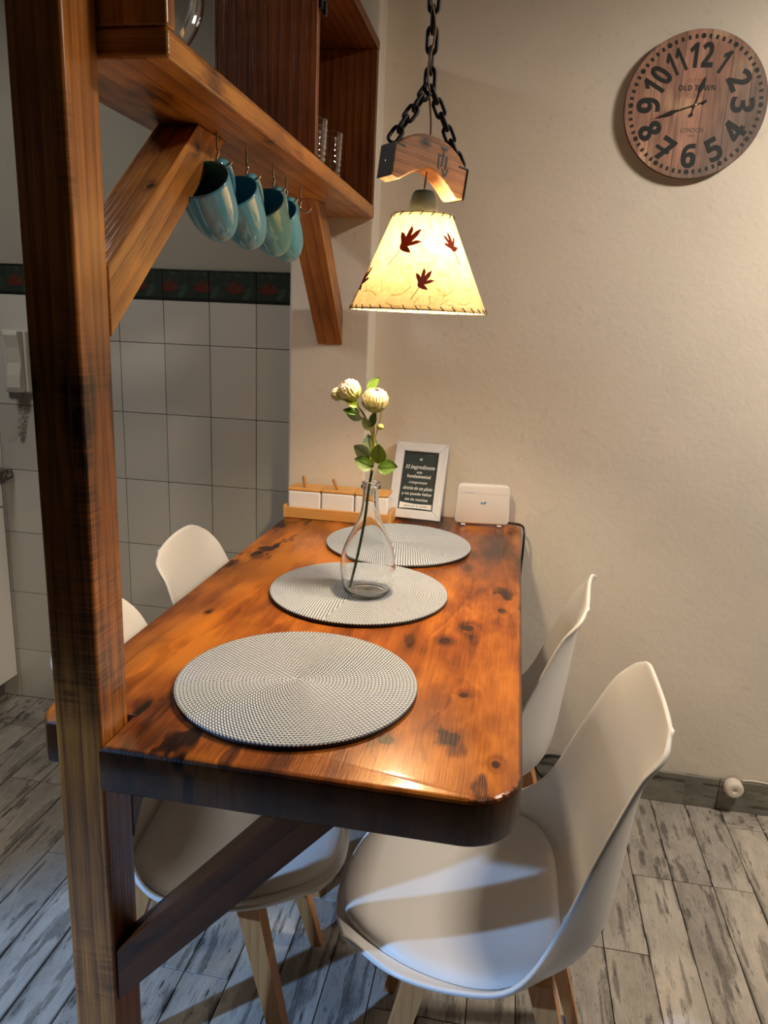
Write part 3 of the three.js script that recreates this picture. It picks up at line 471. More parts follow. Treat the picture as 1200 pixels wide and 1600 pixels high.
  // peony head: overlapping curled petals round a core
  const petalGeo = (wide, tall, ruffle, ph, curl) => {
    const P = [], I = [], n = 10, m = 12;
    for (let i = 0; i <= n; i++) for (let j = 0; j <= m; j++) { const v = i / n, s = j / m * 2 - 1, th = -1.15 + v * tall, a = s * wide * Math.pow(Math.sin(Math.PI * (0.12 + 0.72 * v)), 0.7) / Math.max(0.35, Math.cos(th)); const r = 1 + ruffle * (Math.sin(s * 8 + ph) + 0.5 * Math.sin(s * 17 + 2 * ph)) * v * v + curl * Math.pow(v, 5) - 0.06 * s * s; P.push(r * Math.cos(th) * Math.sin(a), r * Math.sin(th), r * Math.cos(th) * Math.cos(a)); }
    for (let i = 0; i < n; i++) for (let j = 0; j < m; j++) { const a = i * (m + 1) + j; I.push(a, a + 1, a + m + 1, a + 1, a + m + 2, a + m + 1); }
    const g = new THREE.BufferGeometry(); g.setAttribute('position', new THREE.Float32BufferAttribute(P, 3)); g.setIndex(I); g.computeVertexNormals(); return g;
  };
  const pm = [[0.8, 0.74, 0.46], [0.82, 0.79, 0.58], [0.72, 0.7, 0.34], [0.84, 0.56, 0.58], [0.36, 0.42, 0.1]].map((c) => phys({ color: new THREE.Color().setRGB(...c), roughness: 0.75, transmission: 0.15, thickness: 0, side: THREE.DoubleSide }));
  const shapes = [[0.5, 1.5, 0.045, 0.4, 0.1], [0.42, 1.85, 0.05, 2, 0.12], [0.36, 2.15, 0.05, 4, 0.14], [0.34, 2.45, 0.05, 1, 0.12], [0.55, 0.95, 0.02, 3, 0.06]].map((p) => petalGeo(...p));
  const head = (at, R, dir, label) => {
    const h = new THREE.Group(); h.name = numbered('flower_head'); h.userData.label = label; h.position.set(...o(at)); h.quaternion.setFromUnitVectors(V(0, 1, 0), V(...dir).normalize()); h.scale.setScalar(R); t.add(h);
    part('core', new THREE.SphereGeometry(0.78, 20, 14), pm[2], h);
    const put = (k, n, ring, sh, mat, s) => { const m = part('petal', shapes[sh], pm[mat], h); m.rotation.set(rr(-0.06, 0.06), k / n * Math.PI * 2 + ring * 0.5, 0, 'YXZ'); m.scale.set(s, s * 0.96, s); };
    for (let k = 0; k < 6; k++) put(k, 6, 0, 4, 4, 1.05);
    for (let k = 0; k < 10; k++) put(k, 10, 1, 0, k % 3 ? 0 : 2, rr(0.97, 1.03));
    for (let k = 0; k < 10; k++) put(k, 10, 2, 1, k % 2, rr(0.94, 0.99));
    for (let k = 0; k < 9; k++) put(k, 9, 3, 2, k % 2, rr(0.91, 0.96));
    for (let k = 0; k < 8; k++) put(k, 8, 4, 3, k % 3 ? 3 : 1, rr(0.88, 0.94));
  };
  head([0.006, 1.276, 0.002], 0.0245, [0.12, 1, 0.35], 'round pale peony head with pink tip');
  head([-0.046, 1.292, 0], 0.022, [-0.55, 0.8, 0.3], 'tilted pale peony head on the left branch');
  head([-0.072, 1.283, -0.004], 0.0125, [-0.9, 0.5, 0.1], 'small half open bud at the far left');
}

// ---------------------------------------------------------------- condiment set at the wall
{
  const x0 = -0.361, x1 = -0.043, z0 = 0.0815, z1 = 0.1775, h = 0.036;
  const t = thing('bamboo_tray', 'long pale bamboo tray holding three white lidded pots against the wall', 'tray', [0, TT + 0.0003, 0]);
  const w = 0.008;
  part('bottom', grainUV(box(x0 + w, x1 - w, 0, 0.006, z0 + w, z1 - w, 0.001), V(1, 0, 0)), M.bamboo, t);
  for (const [a, b] of [[z0, z0 + w], [z1 - w, z1]]) part('side', grainUV(box(x0 + 0.0005, x1 - 0.0005, 0, h - 0.004, a, b, 0.0015), V(1, 0, 0), [a, 0.1]), M.bamboo, t);
  for (const [a, b] of [[x0, x0 + w], [x1 - w, x1]]) part('end', grainUV(box(a - 0.0005, b + 0.0005, 0, h, z0 - 0.0005, z1 + 0.0005, 0.002), V(0, 0, 1), [a, 0.2]), M.bamboo, t);
  const pw = 0.0965, names = ['white square porcelain pot with bamboo lid, leftmost in the tray', 'white square porcelain pot with bamboo lid, middle of the three in the tray', 'white square porcelain pot with bamboo lid behind the bottle neck, rightmost in the tray'];
  let first = null;
  for (let k = 0; k < 3; k++) {
    const cx = x0 + 0.0115 + pw / 2 + k * (pw + 0.0027);
    if (!first) {
      first = thing('condiment_pot', names[0], 'pot', [cx, TT + 0.007, (z0 + z1) / 2], 0, 'white pots in the bamboo tray');
      part('body', box(-pw / 2, pw / 2, 0, 0.073, -0.0375, 0.0375, 0.006, 4), M.porcelain, first);
      part('lid', grainUV(box(-pw / 2 - 0.0005, pw / 2 + 0.0005, 0.0733, 0.081, -0.038, 0.038, 0.002, 2), V(1, 0, 0), [0.02, 0.1]), M.bamboo, first, 'flat bamboo lid');
    } else dup(first, names[k], [cx, TT + 0.007, (z0 + z1) / 2]);
  }
  const spoon = thing('spoon', 'short wooden spoon handle sticking up from the leftmost pot', 'spoon', [-0.303, TT + 0.0885, 0.152], 0, 'wooden spoons in the pots');
  part('handle', grainUV(lathe([[0, -0.0], [0.0034, 0.0005], [0.0042, 0.014], [0.005, 0.026], [0.0042, 0.033], [0, 0.0345]], 16)), std({ color: 0xb07a3e, roughness: 0.6 }), spoon); spoon.rotation.z = 0.15;
  const s2 = dup(spoon, 'short wooden spoon handle leaning to the left on the middle pot', [-0.206, TT + 0.0885, 0.152]); s2.rotation.z = 0.42;
}

// ---------------------------------------------------------------- photo frame and router
{
  const t = thing('photo_frame', 'white wooden frame with a dark chalkboard print leaning against the wall', 'picture frame', [0.013, TT + 0.0045, 0.09], 0.0);
  t.rotation.order = 'YXZ'; t.rotation.y = -0.09; t.rotation.x = -0.36;
  const w = 0.157, h = 0.227, b = 0.026, d = 0.014;
  const rail = (pts) => grainUV(extrude(pts, d, 0.002, 2), V(pts[1][0] - pts[0][0], pts[1][1] - pts[0][1], 0));
  const fm = std({ map: tex(128, 512, (u, v, o) => { const n = noise(u * 60, v * 8, 500) * 0.5 + noise(u * 20, v * 4, 501) * 0.5, s = 214 + 26 * (n - 0.5); o[0] = s; o[1] = s; o[2] = s + 3; }, { size: [0.05, 0.25] }), roughness: 0.5 });
  const X = w / 2;
  part('rail', rail([[-X, 0], [X, 0], [X - b, b], [-X + b, b]]), fm, t); part('rail', rail([[X, h], [-X, h], [-X + b, h - b], [X - b, h - b]]), fm, t);
  part('stile', rail([[-X, h], [-X, 0], [-X + b, b], [-X + b, h - b]]), fm, t); part('stile', rail([[X, 0], [X, h], [X - b, h - b], [X - b, b]]), fm, t);
  const c = document.createElement('canvas'); c.width = 512; c.height = 800; const g = c.getContext('2d');
  g.fillStyle = '#1b2a2c'; g.fillRect(0, 0, 512, 800);
  for (let k = 0; k < 400; k++) { g.fillStyle = `rgba(120,140,140,${0.02 * rnd()})`; g.fillRect(rnd() * 512, rnd() * 800, rr(20, 120), rr(4, 30)); }
  g.fillStyle = '#e9e9e6'; g.textAlign = 'center'; g.textBaseline = 'middle';
  const line = (s, y, f, w) => { g.font = f; g.save(); g.translate(256, y); const m = g.measureText(s).width; g.scale(w / m, 1); g.fillText(s, 0, 0); g.restore(); };
  line('\u201c', 130, 'bold 110px serif', 50); line('El ingrediente', 215, 'italic bold 66px serif', 420); line('m\u00e1s', 285, 'bold 42px sans-serif', 80); line('fundamental', 340, 'bold 58px sans-serif', 340); line('e importante', 420, 'bold 44px serif', 260);
  line('detr\u00e1s de un plato', 500, 'italic bold 58px serif', 420); line('y no puede faltar', 575, 'bold 46px sans-serif', 430); line('\u2764 en tu cocina \u2764', 650, 'bold 46px sans-serif', 400);
  g.beginPath(); g.moveTo(30, 690); g.quadraticCurveTo(256, 720, 482, 700); g.lineTo(486, 772); g.quadraticCurveTo(256, 756, 26, 776); g.closePath(); g.fill();
  g.fillStyle = '#7b7266'; line('Amor por la comida', 735, 'italic bold 40px serif', 340);
  const tx = new THREE.CanvasTexture(c); tx.colorSpace = THREE.SRGBColorSpace;
  const print = new THREE.PlaneGeometry(w - 2 * b + 0.004, h - 2 * b + 0.004).translate(0, h / 2, 0.006);
  part('print', print, phys({ map: tx, roughness: 0.6, clearcoat: 1, clearcoatRoughness: 0.03 }), t, 'dark chalkboard print with white Spanish lettering');
  part('backing', box(-X + 0.006, X - 0.006, 0.006, h - 0.006, 0.0005, 0.005, 0.001), std({ color: 0x4a4038, roughness: 0.9 }), t);
}
{
  const t = thing('wifi_router', 'white rounded router box with a small blue logo standing by the wall', 'router', [0.209, TT + 0.0005, 0.078]); t.rotation.y = 0.1;
  const w = 0.157, h = 0.122, s = new THREE.Shape(), r = 0.016, X = w / 2;
  s.moveTo(-X + r, 0.007); s.lineTo(X - r, 0.007); s.quadraticCurveTo(X, 0.007, X, 0.007 + r); s.lineTo(X - 0.003, h - r); s.quadraticCurveTo(X - 0.003, h, X - 0.003 - r, h); s.lineTo(-X + 0.003 + r, h); s.quadraticCurveTo(-X + 0.003, h, -X + 0.003, h - r); s.lineTo(-X, 0.007 + r); s.quadraticCurveTo(-X, 0.007, -X + r, 0.007);
  const g = new THREE.ExtrudeGeometry(s, { depth: 0.022, bevelEnabled: true, bevelSize: 0.004, bevelOffset: -0.004, bevelThickness: 0.004, bevelSegments: 4, curveSegments: 10 }).translate(0, 0, -0.011);
  part('case', toCreasedNormals(g, 0.6), std({ color: 0xe3ddd8, roughness: 0.4 }), t);
  part('seam', box(-X + 0.004, X - 0.004, h * 0.795, h * 0.795 + 0.0008, 0.0148, 0.0152, 0.0001, 1), std({ color: 0xb9b2ac, roughness: 0.6 }), t);
  for (const x of [-0.052, 0.052]) part('foot', box(x - 0.007, x + 0.007, 0, 0.009, -0.01, 0.0125, 0.002), M.porcelain, t);
  const ls = new THREE.Shape(); // rounded letter M with a lifted right stroke
  const c = [[-7, -3.4], [-6.6, 1.6], [-5.2, 3.4], [-3.4, 2.8], [-0.6, -0.6], [1.4, 2], [3.4, 4], [5.4, 4.2], [7, 2.6], [6.2, -1], [5, -2.6], [4, -1.6], [4, 0.6], [2.4, -1.2], [0.2, -3.6], [-1.6, -3], [-4.4, 0.4], [-4.8, -3]];
  ls.setFromPoints(c.map(([x, y]) => new THREE.Vector2(x * 0.00115, y * 0.00125)));
  part('logo', new THREE.ExtrudeGeometry(ls, { depth: 0.0003, bevelEnabled: false }).translate(0.002, h * 0.57, 0.0151), std({ color: 0x2f8fc4, roughness: 0.5 }), t, 'small blue letter M logo');
  part('status_light', merge([0, 1, 2, 3].map((k) => box(-0.052 + k * 0.007, -0.0475 + k * 0.007, h * 0.797, h * 0.797 + 0.002, 0.015, 0.0155, 0.0002, 1))), std({ color: 0x9a98c8, roughness: 0.5 }), t, 'row of pale violet status lights');
  const cab = mesh('router_cable', tube([[0.285, TT + 0.008, 0.052], [0.31, TT + 0.006, 0.05], [0.328, TT + 0.005, 0.06], [0.3345, TT - 0.004, 0.075], [0.336, TT - 0.05, 0.09], [0.3355, 0.76, 0.085], [0.335, 0.5, 0.05], [0.36, 0.2, 0.03], [0.4, 0.08, 0.03], [0.44, 0.02, 0.05], [0.5, 0.012, 0.06], [0.52, 0.014, 0.03], [0.47, 0.03, 0.022], [0.44, 0.07, 0.02], [0.47, 0.1085, 0.0145], [0.53, 0.11, 0.008]], 0.0033, 160, 8), M.black);
  tag(cab, 'thin black cable hanging from the router down past the table end', 'cable');
}

// ---------------------------------------------------------------- wall clock
{
  const R = 0.1725, N = 1024, c = document.createElement('canvas'); c.width = c.height = N; const g = c.getContext('2d');
  const id = g.createImageData(N, N), d = id.data, cuts = [0, 0.2, 0.385, 0.55, 0.72, 0.87, 1.01];
  for (let j = 0; j < N; j++) for (let i = 0; i < N; i++) {
    const u = i / N, v = j / N, b = cuts.findIndex((q) => q > u) - 1, s = 600 + b * 11, tone = [0.98, 0.92, 1.0, 0.9, 0.94, 0.82][b] ?? 1;
    const n = fbm(u * 26, v * 5, s, 4) - 0.5, st = noise(u * 240, v * 9, s + 3) - 0.5, bl = fbm(u * 5, v * 5, 640, 4), pale = sstep(0.55, 0.75, fbm(u * 5 + 3, v * 4, 650, 3)), grey = sstep(0.5, 0.85, u * 0.75 + v * 0.35 + 0.4 * (bl - 0.5));
    let t = tone * (1 + 0.42 * n + 0.2 * st); if (u - cuts[b] < 0.0035 || cuts[b + 1] - u < 0.0015) t *= 0.55;
    const k = (j * N + i) * 4; d[k] = clamp(lerp(lerp(168, 212, pale * 0.6), 116, grey * 0.75) * t, 0, 255); d[k + 1] = clamp(lerp(lerp(124, 176, pale * 0.6), 102, grey * 0.75) * t, 0, 255); d[k + 2] = clamp(lerp(lerp(104, 138, pale * 0.6), 94, grey * 0.75) * t, 0, 255); d[k + 3] = 255;
  }
  g.putImageData(id, 0, 0);
  g.translate(N / 2, N / 2); g.textAlign = 'center'; g.textBaseline = 'middle';
  const ink = '#17191a';
  for (let m = 0; m < 60; m++) { g.save(); g.rotate(m * Math.PI / 30); g.fillStyle = ink; if (m % 5 === 0) { g.beginPath(); g.arc(0, -467, 18, 0, 7); g.fill(); } else g.fillRect(-10, -481, 20, 29); g.restore(); }
  for (let h = 1; h <= 12; h++) {
    const a = h * Math.PI / 6, flip = h > 3 && h < 9, s = String(h); g.save(); g.rotate(a); g.translate(0, -346); if (flip) g.rotate(Math.PI);
    g.fillStyle = ink; g.font = 'bold 228px sans-serif'; const w = g.measureText(s).width, W = s === '12' || s === '10' ? 182 : s === '11' ? 138 : s === '1' ? 72 : 118; g.scale(W / w, 1); g.fillText(s, 0, 10); g.strokeStyle = ink; g.lineWidth = 7; g.strokeText(s, 0, 10);
    if (h === 7) g.fillRect(-78, 6, 120, 26);
    g.restore();
  }
  const txt = (s, y, f, col) => { g.fillStyle = col; g.font = f; g.fillText(s, 0, y); };
  txt('EST 1863', -168, '32px serif', '#5b3a30'); txt('OLD TOWN', -118, 'bold 52px sans-serif', '#101112'); txt('CLOCKS', -64, '38px sans-serif', '#6a4a40'); txt('LONDON', 172, '42px sans-serif', '#2c2622'); txt('1894', 212, '26px sans-serif', '#33291f');
  // worn spots in the lettering
  for (let k = 0; k < 700; k++) { const a = rnd() * 7, r = 250 + 240 * rnd(); g.fillStyle = `rgba(150,108,84,${0.15 + 0.3 * rnd()})`; g.fillRect(r * Math.cos(a), r * Math.sin(a), rr(1, 5), rr(1, 4)); }
  const tx = new THREE.CanvasTexture(c); tx.colorSpace = THREE.SRGBColorSpace;
  const t = thing('wall_clock', 'large round wooden wall clock with worn black numerals on the right of the wall', 'clock', [0.662, 1.994, 0.002]);
  const side = std({ color: 0x5b3a28, roughness: 0.7 });
  const disc = lathe([[0, 0.008], [R - 0.012, 0.008], [R - 0.0015, 0.0085], [R, 0.011], [R, 0.0185], [R - 0.001, 0.02], [0, 0.02]], 96).rotateX(Math.PI / 2);
  part('case', disc, side, t);
  const faceG = new THREE.CircleGeometry(R - 0.0012, 96).translate(0, 0, 0.0203); part('dial', faceG, std({ map: tx, roughness: 0.65 }), t, 'printed plank dial with numerals one to twelve and the words OLD TOWN CLOCKS');
  part('movement', box(-0.03, 0.03, -0.03, 0.03, -0.0015, 0.008, 0.002), M.black, t);
  const hand = (len, w, ang, z) => { // spade hand with a round counterweight
    const s = new THREE.Shape(); s.moveTo(-0.0012, 0); s.lineTo(-0.0012, len * 0.42); s.quadraticCurveTo(-w, len * 0.55, -w * 0.9, len * 0.62); s.lineTo(0, len); s.lineTo(w * 0.9, len * 0.62); s.quadraticCurveTo(w, len * 0.55, 0.0012, len * 0.42); s.lineTo(0.0012, 0); s.lineTo(0.0009, -0.02); s.lineTo(-0.0009, -0.02);
    const a = merge([new THREE.ExtrudeGeometry(s, { depth: 0.0008, bevelEnabled: false }), new THREE.CylinderGeometry(0.0042, 0.0042, 0.0008, 20).rotateX(Math.PI / 2).translate(0, -0.0235, 0.0004)]);
    const m = part('hand', a, M.black, t); m.position.z = z; m.rotation.z = -ang; return m;
  };
  hand(0.069, 0.006, 15 * Math.PI / 180, 0.0225); hand(0.098, 0.0055, 252 * Math.PI / 180, 0.0245);
  part('hand_pin', lathe([[0.004, 0], [0.004, 0.004], [0.0025, 0.006], [0, 0.0062]], 20).rotateX(Math.PI / 2).translate(0, 0, 0.0205), M.steel, t);
}

// ---------------------------------------------------------------- door stop on the baseboard
{
  const t = thing('door_stop', 'round white rubber knob with a centre hole on the grey baseboard', 'door stop', [1.036, 0.092, 0.0112]);
  part('knob', lathe(smooth([[0.0, 0.031], [0.006, 0.031], [0.007, 0.034], [0.02, 0.035], [0.026, 0.03], [0.0275, 0.018], [0.026, 0.002], [0.024, 0]], 40), 40).rotateX(Math.PI / 2), std({ color: 0xdbd2c4, roughness: 0.55 }), t);
  const w = mesh('wall_cable', tube([[1.066, 0.108, 0.006], [1.1, 0.112, 0.007], [1.16, 0.1075, 0.007], [1.3, 0.1075, 0.007], [1.6, 0.1075, 0.007]], 0.0026, 50, 8), std({ color: 0xd8d0c2, roughness: 0.6 })); tag(w, 'thin white cable lying along the top of the baseboard beside the round knob', 'cable');
}

// ---------------------------------------------------------------- kitchen on the left
{
  const t = thing('kitchen_counter', 'white kitchen base cabinet with a dark stone worktop along the left wall', 'cabinet');
  const xf = -1.475, z1 = 2.3;
  part('carcass', box(XL + 0.001, xf - 0.02, 0.09, 0.845, ZK + 0.0125, z1, 0.002), M.white, t);
  part('kick_board', box(XL + 0.02, xf - 0.06, 0.001, 0.09, ZK + 0.0125, z1, 0.001), std({ color: 0x55524e, roughness: 0.6 }), t);
  for (let k = 0; k < 3; k++) {
    const a = ZK + 0.014 + k * 0.6, b = a + 0.596;
    const dr = part('drawer', box(xf - 0.019, xf, 0.745, 0.842, a, b, 0.003), M.white, t); part('handle', tube([[xf, 0.795, a + 0.25], [xf + 0.02, 0.795, a + 0.255], [xf + 0.02, 0.795, a + 0.355], [xf, 0.795, a + 0.36]], 0.004, 24, 8), M.steel, dr);
    const dd = part('door', box(xf - 0.019, xf, 0.092, 0.738, a, b, 0.003), M.white, t); part('handle', tube([[xf, 0.66, b - 0.04], [xf + 0.02, 0.655, b - 0.04], [xf + 0.02, 0.555, b - 0.04], [xf, 0.55, b - 0.04]], 0.004, 24, 8), M.steel, dd);
  }
  const stone = std({ map: tex(256, 256, (u, v, o) => { const n = fbm(u * 22, v * 22, 700, 4), q = noise(u * 90, v * 90, 701), s = 40 + 70 * sstep(0.45, 0.7, n) * (0.5 + q) + 20 * q; o[0] = s + 6; o[1] = s; o[2] = s - 8; }, { size: [0.25, 0.25], wrap: THREE.RepeatWrapping }), roughness: 0.25 });
  part('worktop', grainUV(box(XL + 0.001, xf + 0.05, 0.846, 0.884, ZK + 0.0125, z1 + 0.01, 0.008, 3)), stone, t, 'dark speckled stone worktop');
}
{
  const t = thing('wall_phone', 'cream intercom handset on the tiled wall to the left of the post', 'intercom', [-1.375, 1.15, ZK + 0.0085]);
  const cr = std({ color: 0xcfc9ba, roughness: 0.45 });
  part('base', box(-0.045, 0.045, 0.0, 0.205, 0, 0.022, 0.006, 3), cr, t);
  const prof = [[0.022, 0.004], [0.05, 0.004], [0.056, 0.02], [0.052, 0.06], [0.042, 0.1], [0.046, 0.15], [0.056, 0.19], [0.05, 0.204], [0.022, 0.204]];
  part('handset', extrude(prof.map(([z, y]) => [z, y]), 0.05, 0.004, 3).translate(0, 0, -0.025).rotateY(-Math.PI / 2).translate(0.012, 0, 0.0005), cr, t);
  const coil = []; for (let i = 0; i <= 260; i++) { const s = i / 260, a = s * Math.PI * 2 * 26, bx = 0.012 - 0.03 * Math.sin(s * Math.PI) * (s < 0.5 ? 1 : 0.9) + 0.02 * s, by = 0.003 - 0.15 * Math.sin(s * Math.PI); coil.push([bx + 0.005 * Math.cos(a), by + 0.003 * Math.sin(a * 0.5), 0.012 + 0.005 * Math.sin(a)]); }
  part('coiled_cord', tube(coil, 0.0014, 900, 5), std({ color: 0x9d9683, roughness: 0.6 }), t);
}

// ---------------------------------------------------------------- chairs
function chairShell() {
  // rim on the sitter's left: from the front corner along the side up to the top corner; centre line from the front lip to the top
  const RIM = [[0, 0.154, 0.438, 0.182], [0.12, 0.225, 0.458, 0.091], [0.24, 0.244, 0.464, -0.007], [0.36, 0.241, 0.484, -0.09], [0.5, 0.203, 0.556, -0.148], [0.68, 0.18, 0.679, -0.196], [0.85, 0.163, 0.797, -0.242], [0.94, 0.152, 0.84, -0.272], [1, 0.118, 0.864, -0.287]];
  const MID = [[0, 0, 0.411, 0.222], [0.05, 0, 0.421, 0.198], [0.12, 0, 0.422, 0.125], [0.24, 0, 0.416, 0.03], [0.36, 0, 0.412, -0.075], [0.44, 0, 0.419, -0.14], [0.5, 0, 0.44, -0.19], [0.57, 0, 0.492, -0.226], [0.68, 0, 0.6, -0.243], [0.85, 0, 0.757, -0.259], [1, 0, 0.886, -0.277]];
  const val = (K, c, t) => {
    let i = 0; while (i < K.length - 2 && K[i + 1][0] < t) i++;
    const f = clamp((t - K[i][0]) / (K[i + 1][0] - K[i][0])), p0 = K[Math.max(0, i - 1)], p1 = K[i], p2 = K[i + 1], p3 = K[Math.min(K.length - 1, i + 2)], d = p2[0] - p1[0];
    const m1 = i > 0 ? (p2[c] - p0[c]) / (p2[0] - p0[0]) * d : (p2[c] - p1[c]), m2 = i < K.length - 2 ? (p3[c] - p1[c]) / (p3[0] - p1[0]) * d : (p2[c] - p1[c]);
    const f2 = f * f, f3 = f2 * f; return (2 * f3 - 3 * f2 + 1) * p1[c] + (f3 - 2 * f2 + f) * m1 + (-2 * f3 + 3 * f2) * p2[c] + (f3 - f2) * m2;
  };
  const at = (K, t) => V(val(K, 1, t), val(K, 2, t), val(K, 3, t));
  const point = (s, t) => { // t below 0 or above 1 is not used
    const q = Math.abs(s), c = at(MID, t), r = at(RIM, t), e = lerp(2.2, 3.4, sstep(0.04, 0.3, t) * (1 - sstep(0.62, 0.95, t))), L = Math.pow(q, e), x = r.x * lerp(q, Math.sin(q * Math.PI / 2) , 0.45 * sstep(0.05, 0.3, t) * (1 - sstep(0.6, 0.95, t)));
    return V(Math.sign(s) * x, lerp(c.y, r.y, L), lerp(c.z, r.z, L));
  };
  const normal = (s, t) => { const e = 2e-3, s0 = Math.max(-1, s - e), s1 = Math.min(1, s + e), t0 = Math.max(0, t - e), t1 = Math.min(1, t + e); return point(s1, t).sub(point(s0, t)).cross(point(s, t1).sub(point(s, t0))).normalize(); };
  return { point, normal };
}
function chairGeometry() {
  const { point, normal } = chairShell(), ns = 28, nt = 64, P = [], I = [];
  const S = (j) => { const u = j / ns * 2 - 1; return Math.sign(u) * (1 - Math.pow(1 - Math.abs(u), 1.25)); }, T = (i) => { const u = i / nt; return lerp(u, 0.5 - 0.5 * Math.cos(Math.PI * u), 0.6); };
  const up = normal(0, 0.4).y > 0 ? 1 : -1, thick = 0.009;
  const grid = (off, inset) => { const base = P.length / 3; for (let i = 0; i <= nt; i++) for (let j = 0; j <= ns; j++) { const s = S(j), t = T(i), p = point(s, t).addScaledVector(normal(s, t), off * up); P.push(p.x, p.y, p.z); } return base; };
  const A = grid(0, 0), B = grid(-thick, 0), W = ns + 1;
  const quad = (a, b, c, d) => I.push(a, b, c, a, c, d);
  for (let i = 0; i < nt; i++) for (let j = 0; j < ns; j++) { const a = i * W + j; if (up > 0) { quad(A + a, A + a + 1, A + a + W + 1, A + a + W); quad(B + a, B + a + W, B + a + W + 1, B + a + 1); } else { quad(A + a, A + a + W, A + a + W + 1, A + a + 1); quad(B + a, B + a + 1, B + a + W + 1, B + a + W); } }
  // rounded rim: two extra rows pushed outwards
  const ring = []; for (let j = 0; j < ns; j++) ring.push(j); for (let i = 0; i < nt; i++) ring.push(i * W + ns); for (let j = ns; j > 0; j--) ring.push(nt * W + j); for (let i = nt; i > 0; i--) ring.push(i * W);
  const n = ring.length, rows = [ring.map((k) => A + k)];
  for (const f of [0.25, 0.5, 0.75]) { const row = []; for (let k = 0; k < n; k++) { const g = ring[k], a = V(P[(A + g) * 3], P[(A + g) * 3 + 1], P[(A + g) * 3 + 2]), b = V(P[(B + g) * 3], P[(B + g) * 3 + 1], P[(B + g) * 3 + 2]); const i = Math.floor(g / W), j = g % W, ii = clamp(i, 1, nt - 1), jj = clamp(j, 1, ns - 1), q = (ii * W + jj), inner = V(P[(A + q) * 3], P[(A + q) * 3 + 1], P[(A + q) * 3 + 2]); const out = a.clone().sub(inner).normalize(), p = a.lerp(b, f).addScaledVector(out, thick * 0.5 * Math.sin(Math.PI * f)); row.push(P.length / 3); P.push(p.x, p.y, p.z); } rows.push(row); }
  rows.push(ring.map((k) => B + k));
  for (let r = 0; r < rows.length - 1; r++) for (let k = 0; k < n; k++) { const m = (k + 1) % n; if (up > 0) quad(rows[r][k], rows[r + 1][k], rows[r + 1][m], rows[r][m]); else quad(rows[r][k], rows[r][m], rows[r + 1][m], rows[r + 1][k]); }
  const shell = new THREE.BufferGeometry(); shell.setAttribute('position', new THREE.Float32BufferAttribute(P, 3)); shell.setIndex(I); shell.computeVertexNormals();
  // cushion: a padded sheet over the seat with rolled edges
  const CP = [], CI = [], cs = 26, ct = 30; let cb = 0;
  for (const lay of [1, 0]) { for (let i = 0; i <= ct; i++) for (let j = 0; j <= cs; j++) { const a = j / cs * 2 - 1, b = i / ct * 2 - 1, sa = Math.sin(a * Math.PI / 2), sb = Math.sin(b * Math.PI / 2), round = Math.pow(Math.pow(Math.abs(sa), 5) + Math.pow(Math.abs(sb), 5), 1 / 5), k = Math.max(Math.abs(sa), Math.abs(sb)) / (round || 1), s = sa * k * 0.83, t = 0.255 + sb * k * 0.225; const e = Math.max(Math.abs(sa), Math.abs(sb)), h = lay ? 0.006 + 0.021 * Math.sqrt(Math.max(0, 1 - Math.pow(e, 8))) * (1 - 0.3 * Math.exp(-((t - 0.25) ** 2 + s * s * 0.1) / 0.03)) : 0.0012; const p = point(s, t).addScaledVector(normal(s, t), h * up); CP.push(p.x, p.y, p.z); } }
  const CW = cs + 1, off = (ct + 1) * CW, cq = (a, b, c, d) => CI.push(a, b, c, a, c, d);
  for (let i = 0; i < ct; i++) for (let j = 0; j < cs; j++) { const a = i * CW + j; if (up > 0) { cq(a, a + 1, a + CW + 1, a + CW); cq(off + a, off + a + CW, off + a + CW + 1, off + a + 1); } else { cq(a, a + CW, a + CW + 1, a + 1); cq(off + a, off + a + 1, off + a + CW + 1, off + a + CW); } }
  const cr = []; for (let j = 0; j < cs; j++) cr.push(j); for (let i = 0; i < ct; i++) cr.push(i * CW + cs); for (let j = cs; j > 0; j--) cr.push(ct * CW + j); for (let i = ct; i > 0; i--) cr.push(i * CW);
  for (let k = 0; k < cr.length; k++) { const m = (k + 1) % cr.length; if (up > 0) cq(cr[k], off + cr[k], off + cr[m], cr[m]); else cq(cr[k], cr[m], off + cr[m], off + cr[k]); }
  const cushion = new THREE.BufferGeometry(); cushion.setAttribute('position', new THREE.Float32BufferAttribute(CP, 3)); cushion.setIndex(CI); cushion.computeVertexNormals();
  const uvOf = (g) => { const p = g.attributes.position, uv = new Float32Array(p.count * 2); for (let i = 0; i < p.count; i++) { uv[2 * i] = p.getX(i); uv[2 * i + 1] = p.getZ(i) + p.getY(i); } g.setAttribute('uv', new THREE.BufferAttribute(uv, 2)); };
  uvOf(shell); uvOf(cushion);
  return { shell, cushion };
}
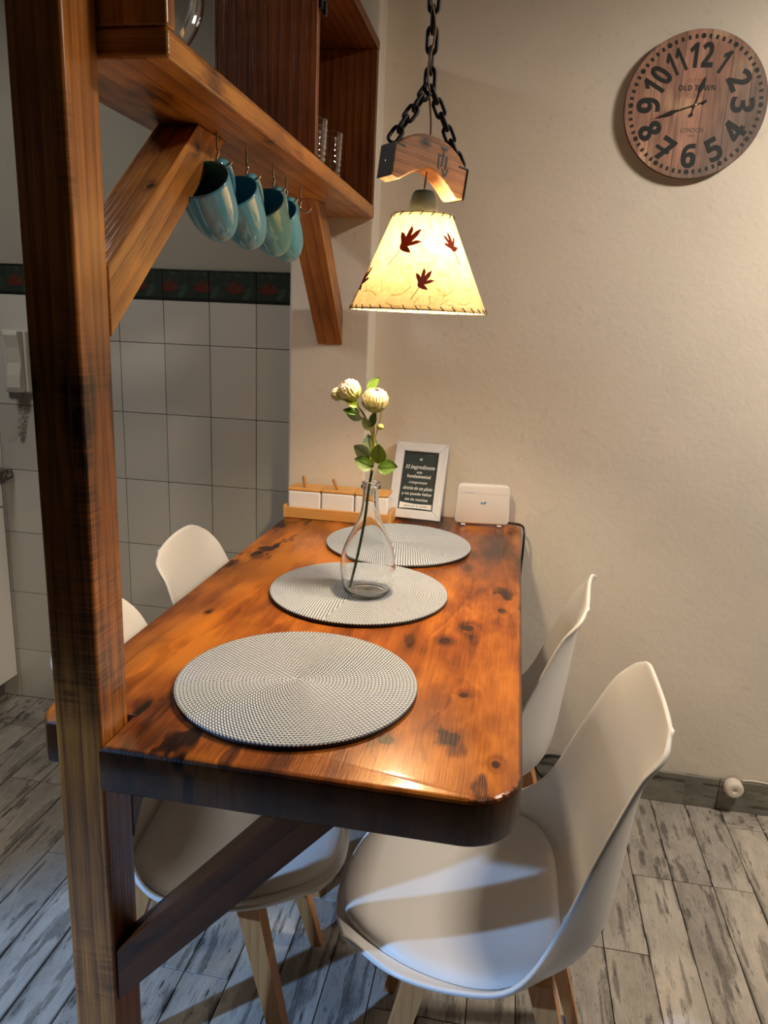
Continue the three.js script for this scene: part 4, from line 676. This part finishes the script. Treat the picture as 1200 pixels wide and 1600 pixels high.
{
  const { shell, cushion } = chairGeometry();
  const t = thing('dining_chair', 'white shell chair nearest the camera with its whole padded seat showing', 'chair', [0, 0, 0], 0, 'white shell chairs at the table');
  part('shell', shell, M.white, t, 'white moulded plastic shell');
  part('seat_cushion', cushion, M.cushion, t, 'white padded seat');
  const legGeo = (sx, sz) => { // square beech leg, thick at the top and splayed outwards
    const a = V(sx * 0.132, 0.405, sz * 0.095 - 0.045), b = V(sx * 0.17, 0.001, sz * 0.198 - 0.054), P = [], wt = 0.024, wb = 0.0145, pos = [];
    for (const [c, w] of [[a, wt], [b, wb]]) for (const [x, z] of [[-1, -1], [1, -1], [1, 1], [-1, 1]]) pos.push([c.x + x * w, c.y, c.z + z * w * 0.85]);
    const q = (i, j, k, l) => P.push(...pos[i], ...pos[j], ...pos[k], ...pos[i], ...pos[k], ...pos[l]);
    q(0, 3, 2, 1); q(4, 5, 6, 7); for (let k = 0; k < 4; k++) { const m = (k + 1) % 4; q(k, m, m + 4, k + 4); }
    const g = new THREE.BufferGeometry(); g.setAttribute('position', new THREE.Float32BufferAttribute(P, 3)); g.computeVertexNormals(); return grainUV(g, V(0, 1, 0), [sx * 0.04, sz * 0.1]);
  };
  for (const [sx, sz] of [[-1, 1], [1, 1], [-1, -1], [1, -1]]) part('leg', legGeo(sx, sz), M.beech, t, 'tapered beech leg');
  part('bracket', merge([box(-0.13, 0.13, 0.388, 0.4, 0.04, 0.06, 0.003), box(-0.13, 0.13, 0.388, 0.4, -0.15, -0.13, 0.003), box(-0.02, 0.02, 0.39, 0.404, -0.15, 0.06, 0.003)]), M.black, t);
  t.position.set(0.254, 0, 1.034); t.rotation.y = -90.3 * Math.PI / 180;
  dup(t, 'white shell chair at the far right of the table, standing by the clock wall', [0.197, 0, 0.516], -81 * Math.PI / 180);
  dup(t, 'white shell chair behind the post, its seat seen under the tabletop', [-0.2, 0, 0.965], 83 * Math.PI / 180);
  dup(t, 'white shell chair at the far left of the table in front of the tiled wall', [-0.262, 0, 0.46], 90 * Math.PI / 180);
}

scene.traverse((o) => { if (o.isMesh) delete o.userData.count; delete o.userData.count; });
renderer.render(scene, camera);
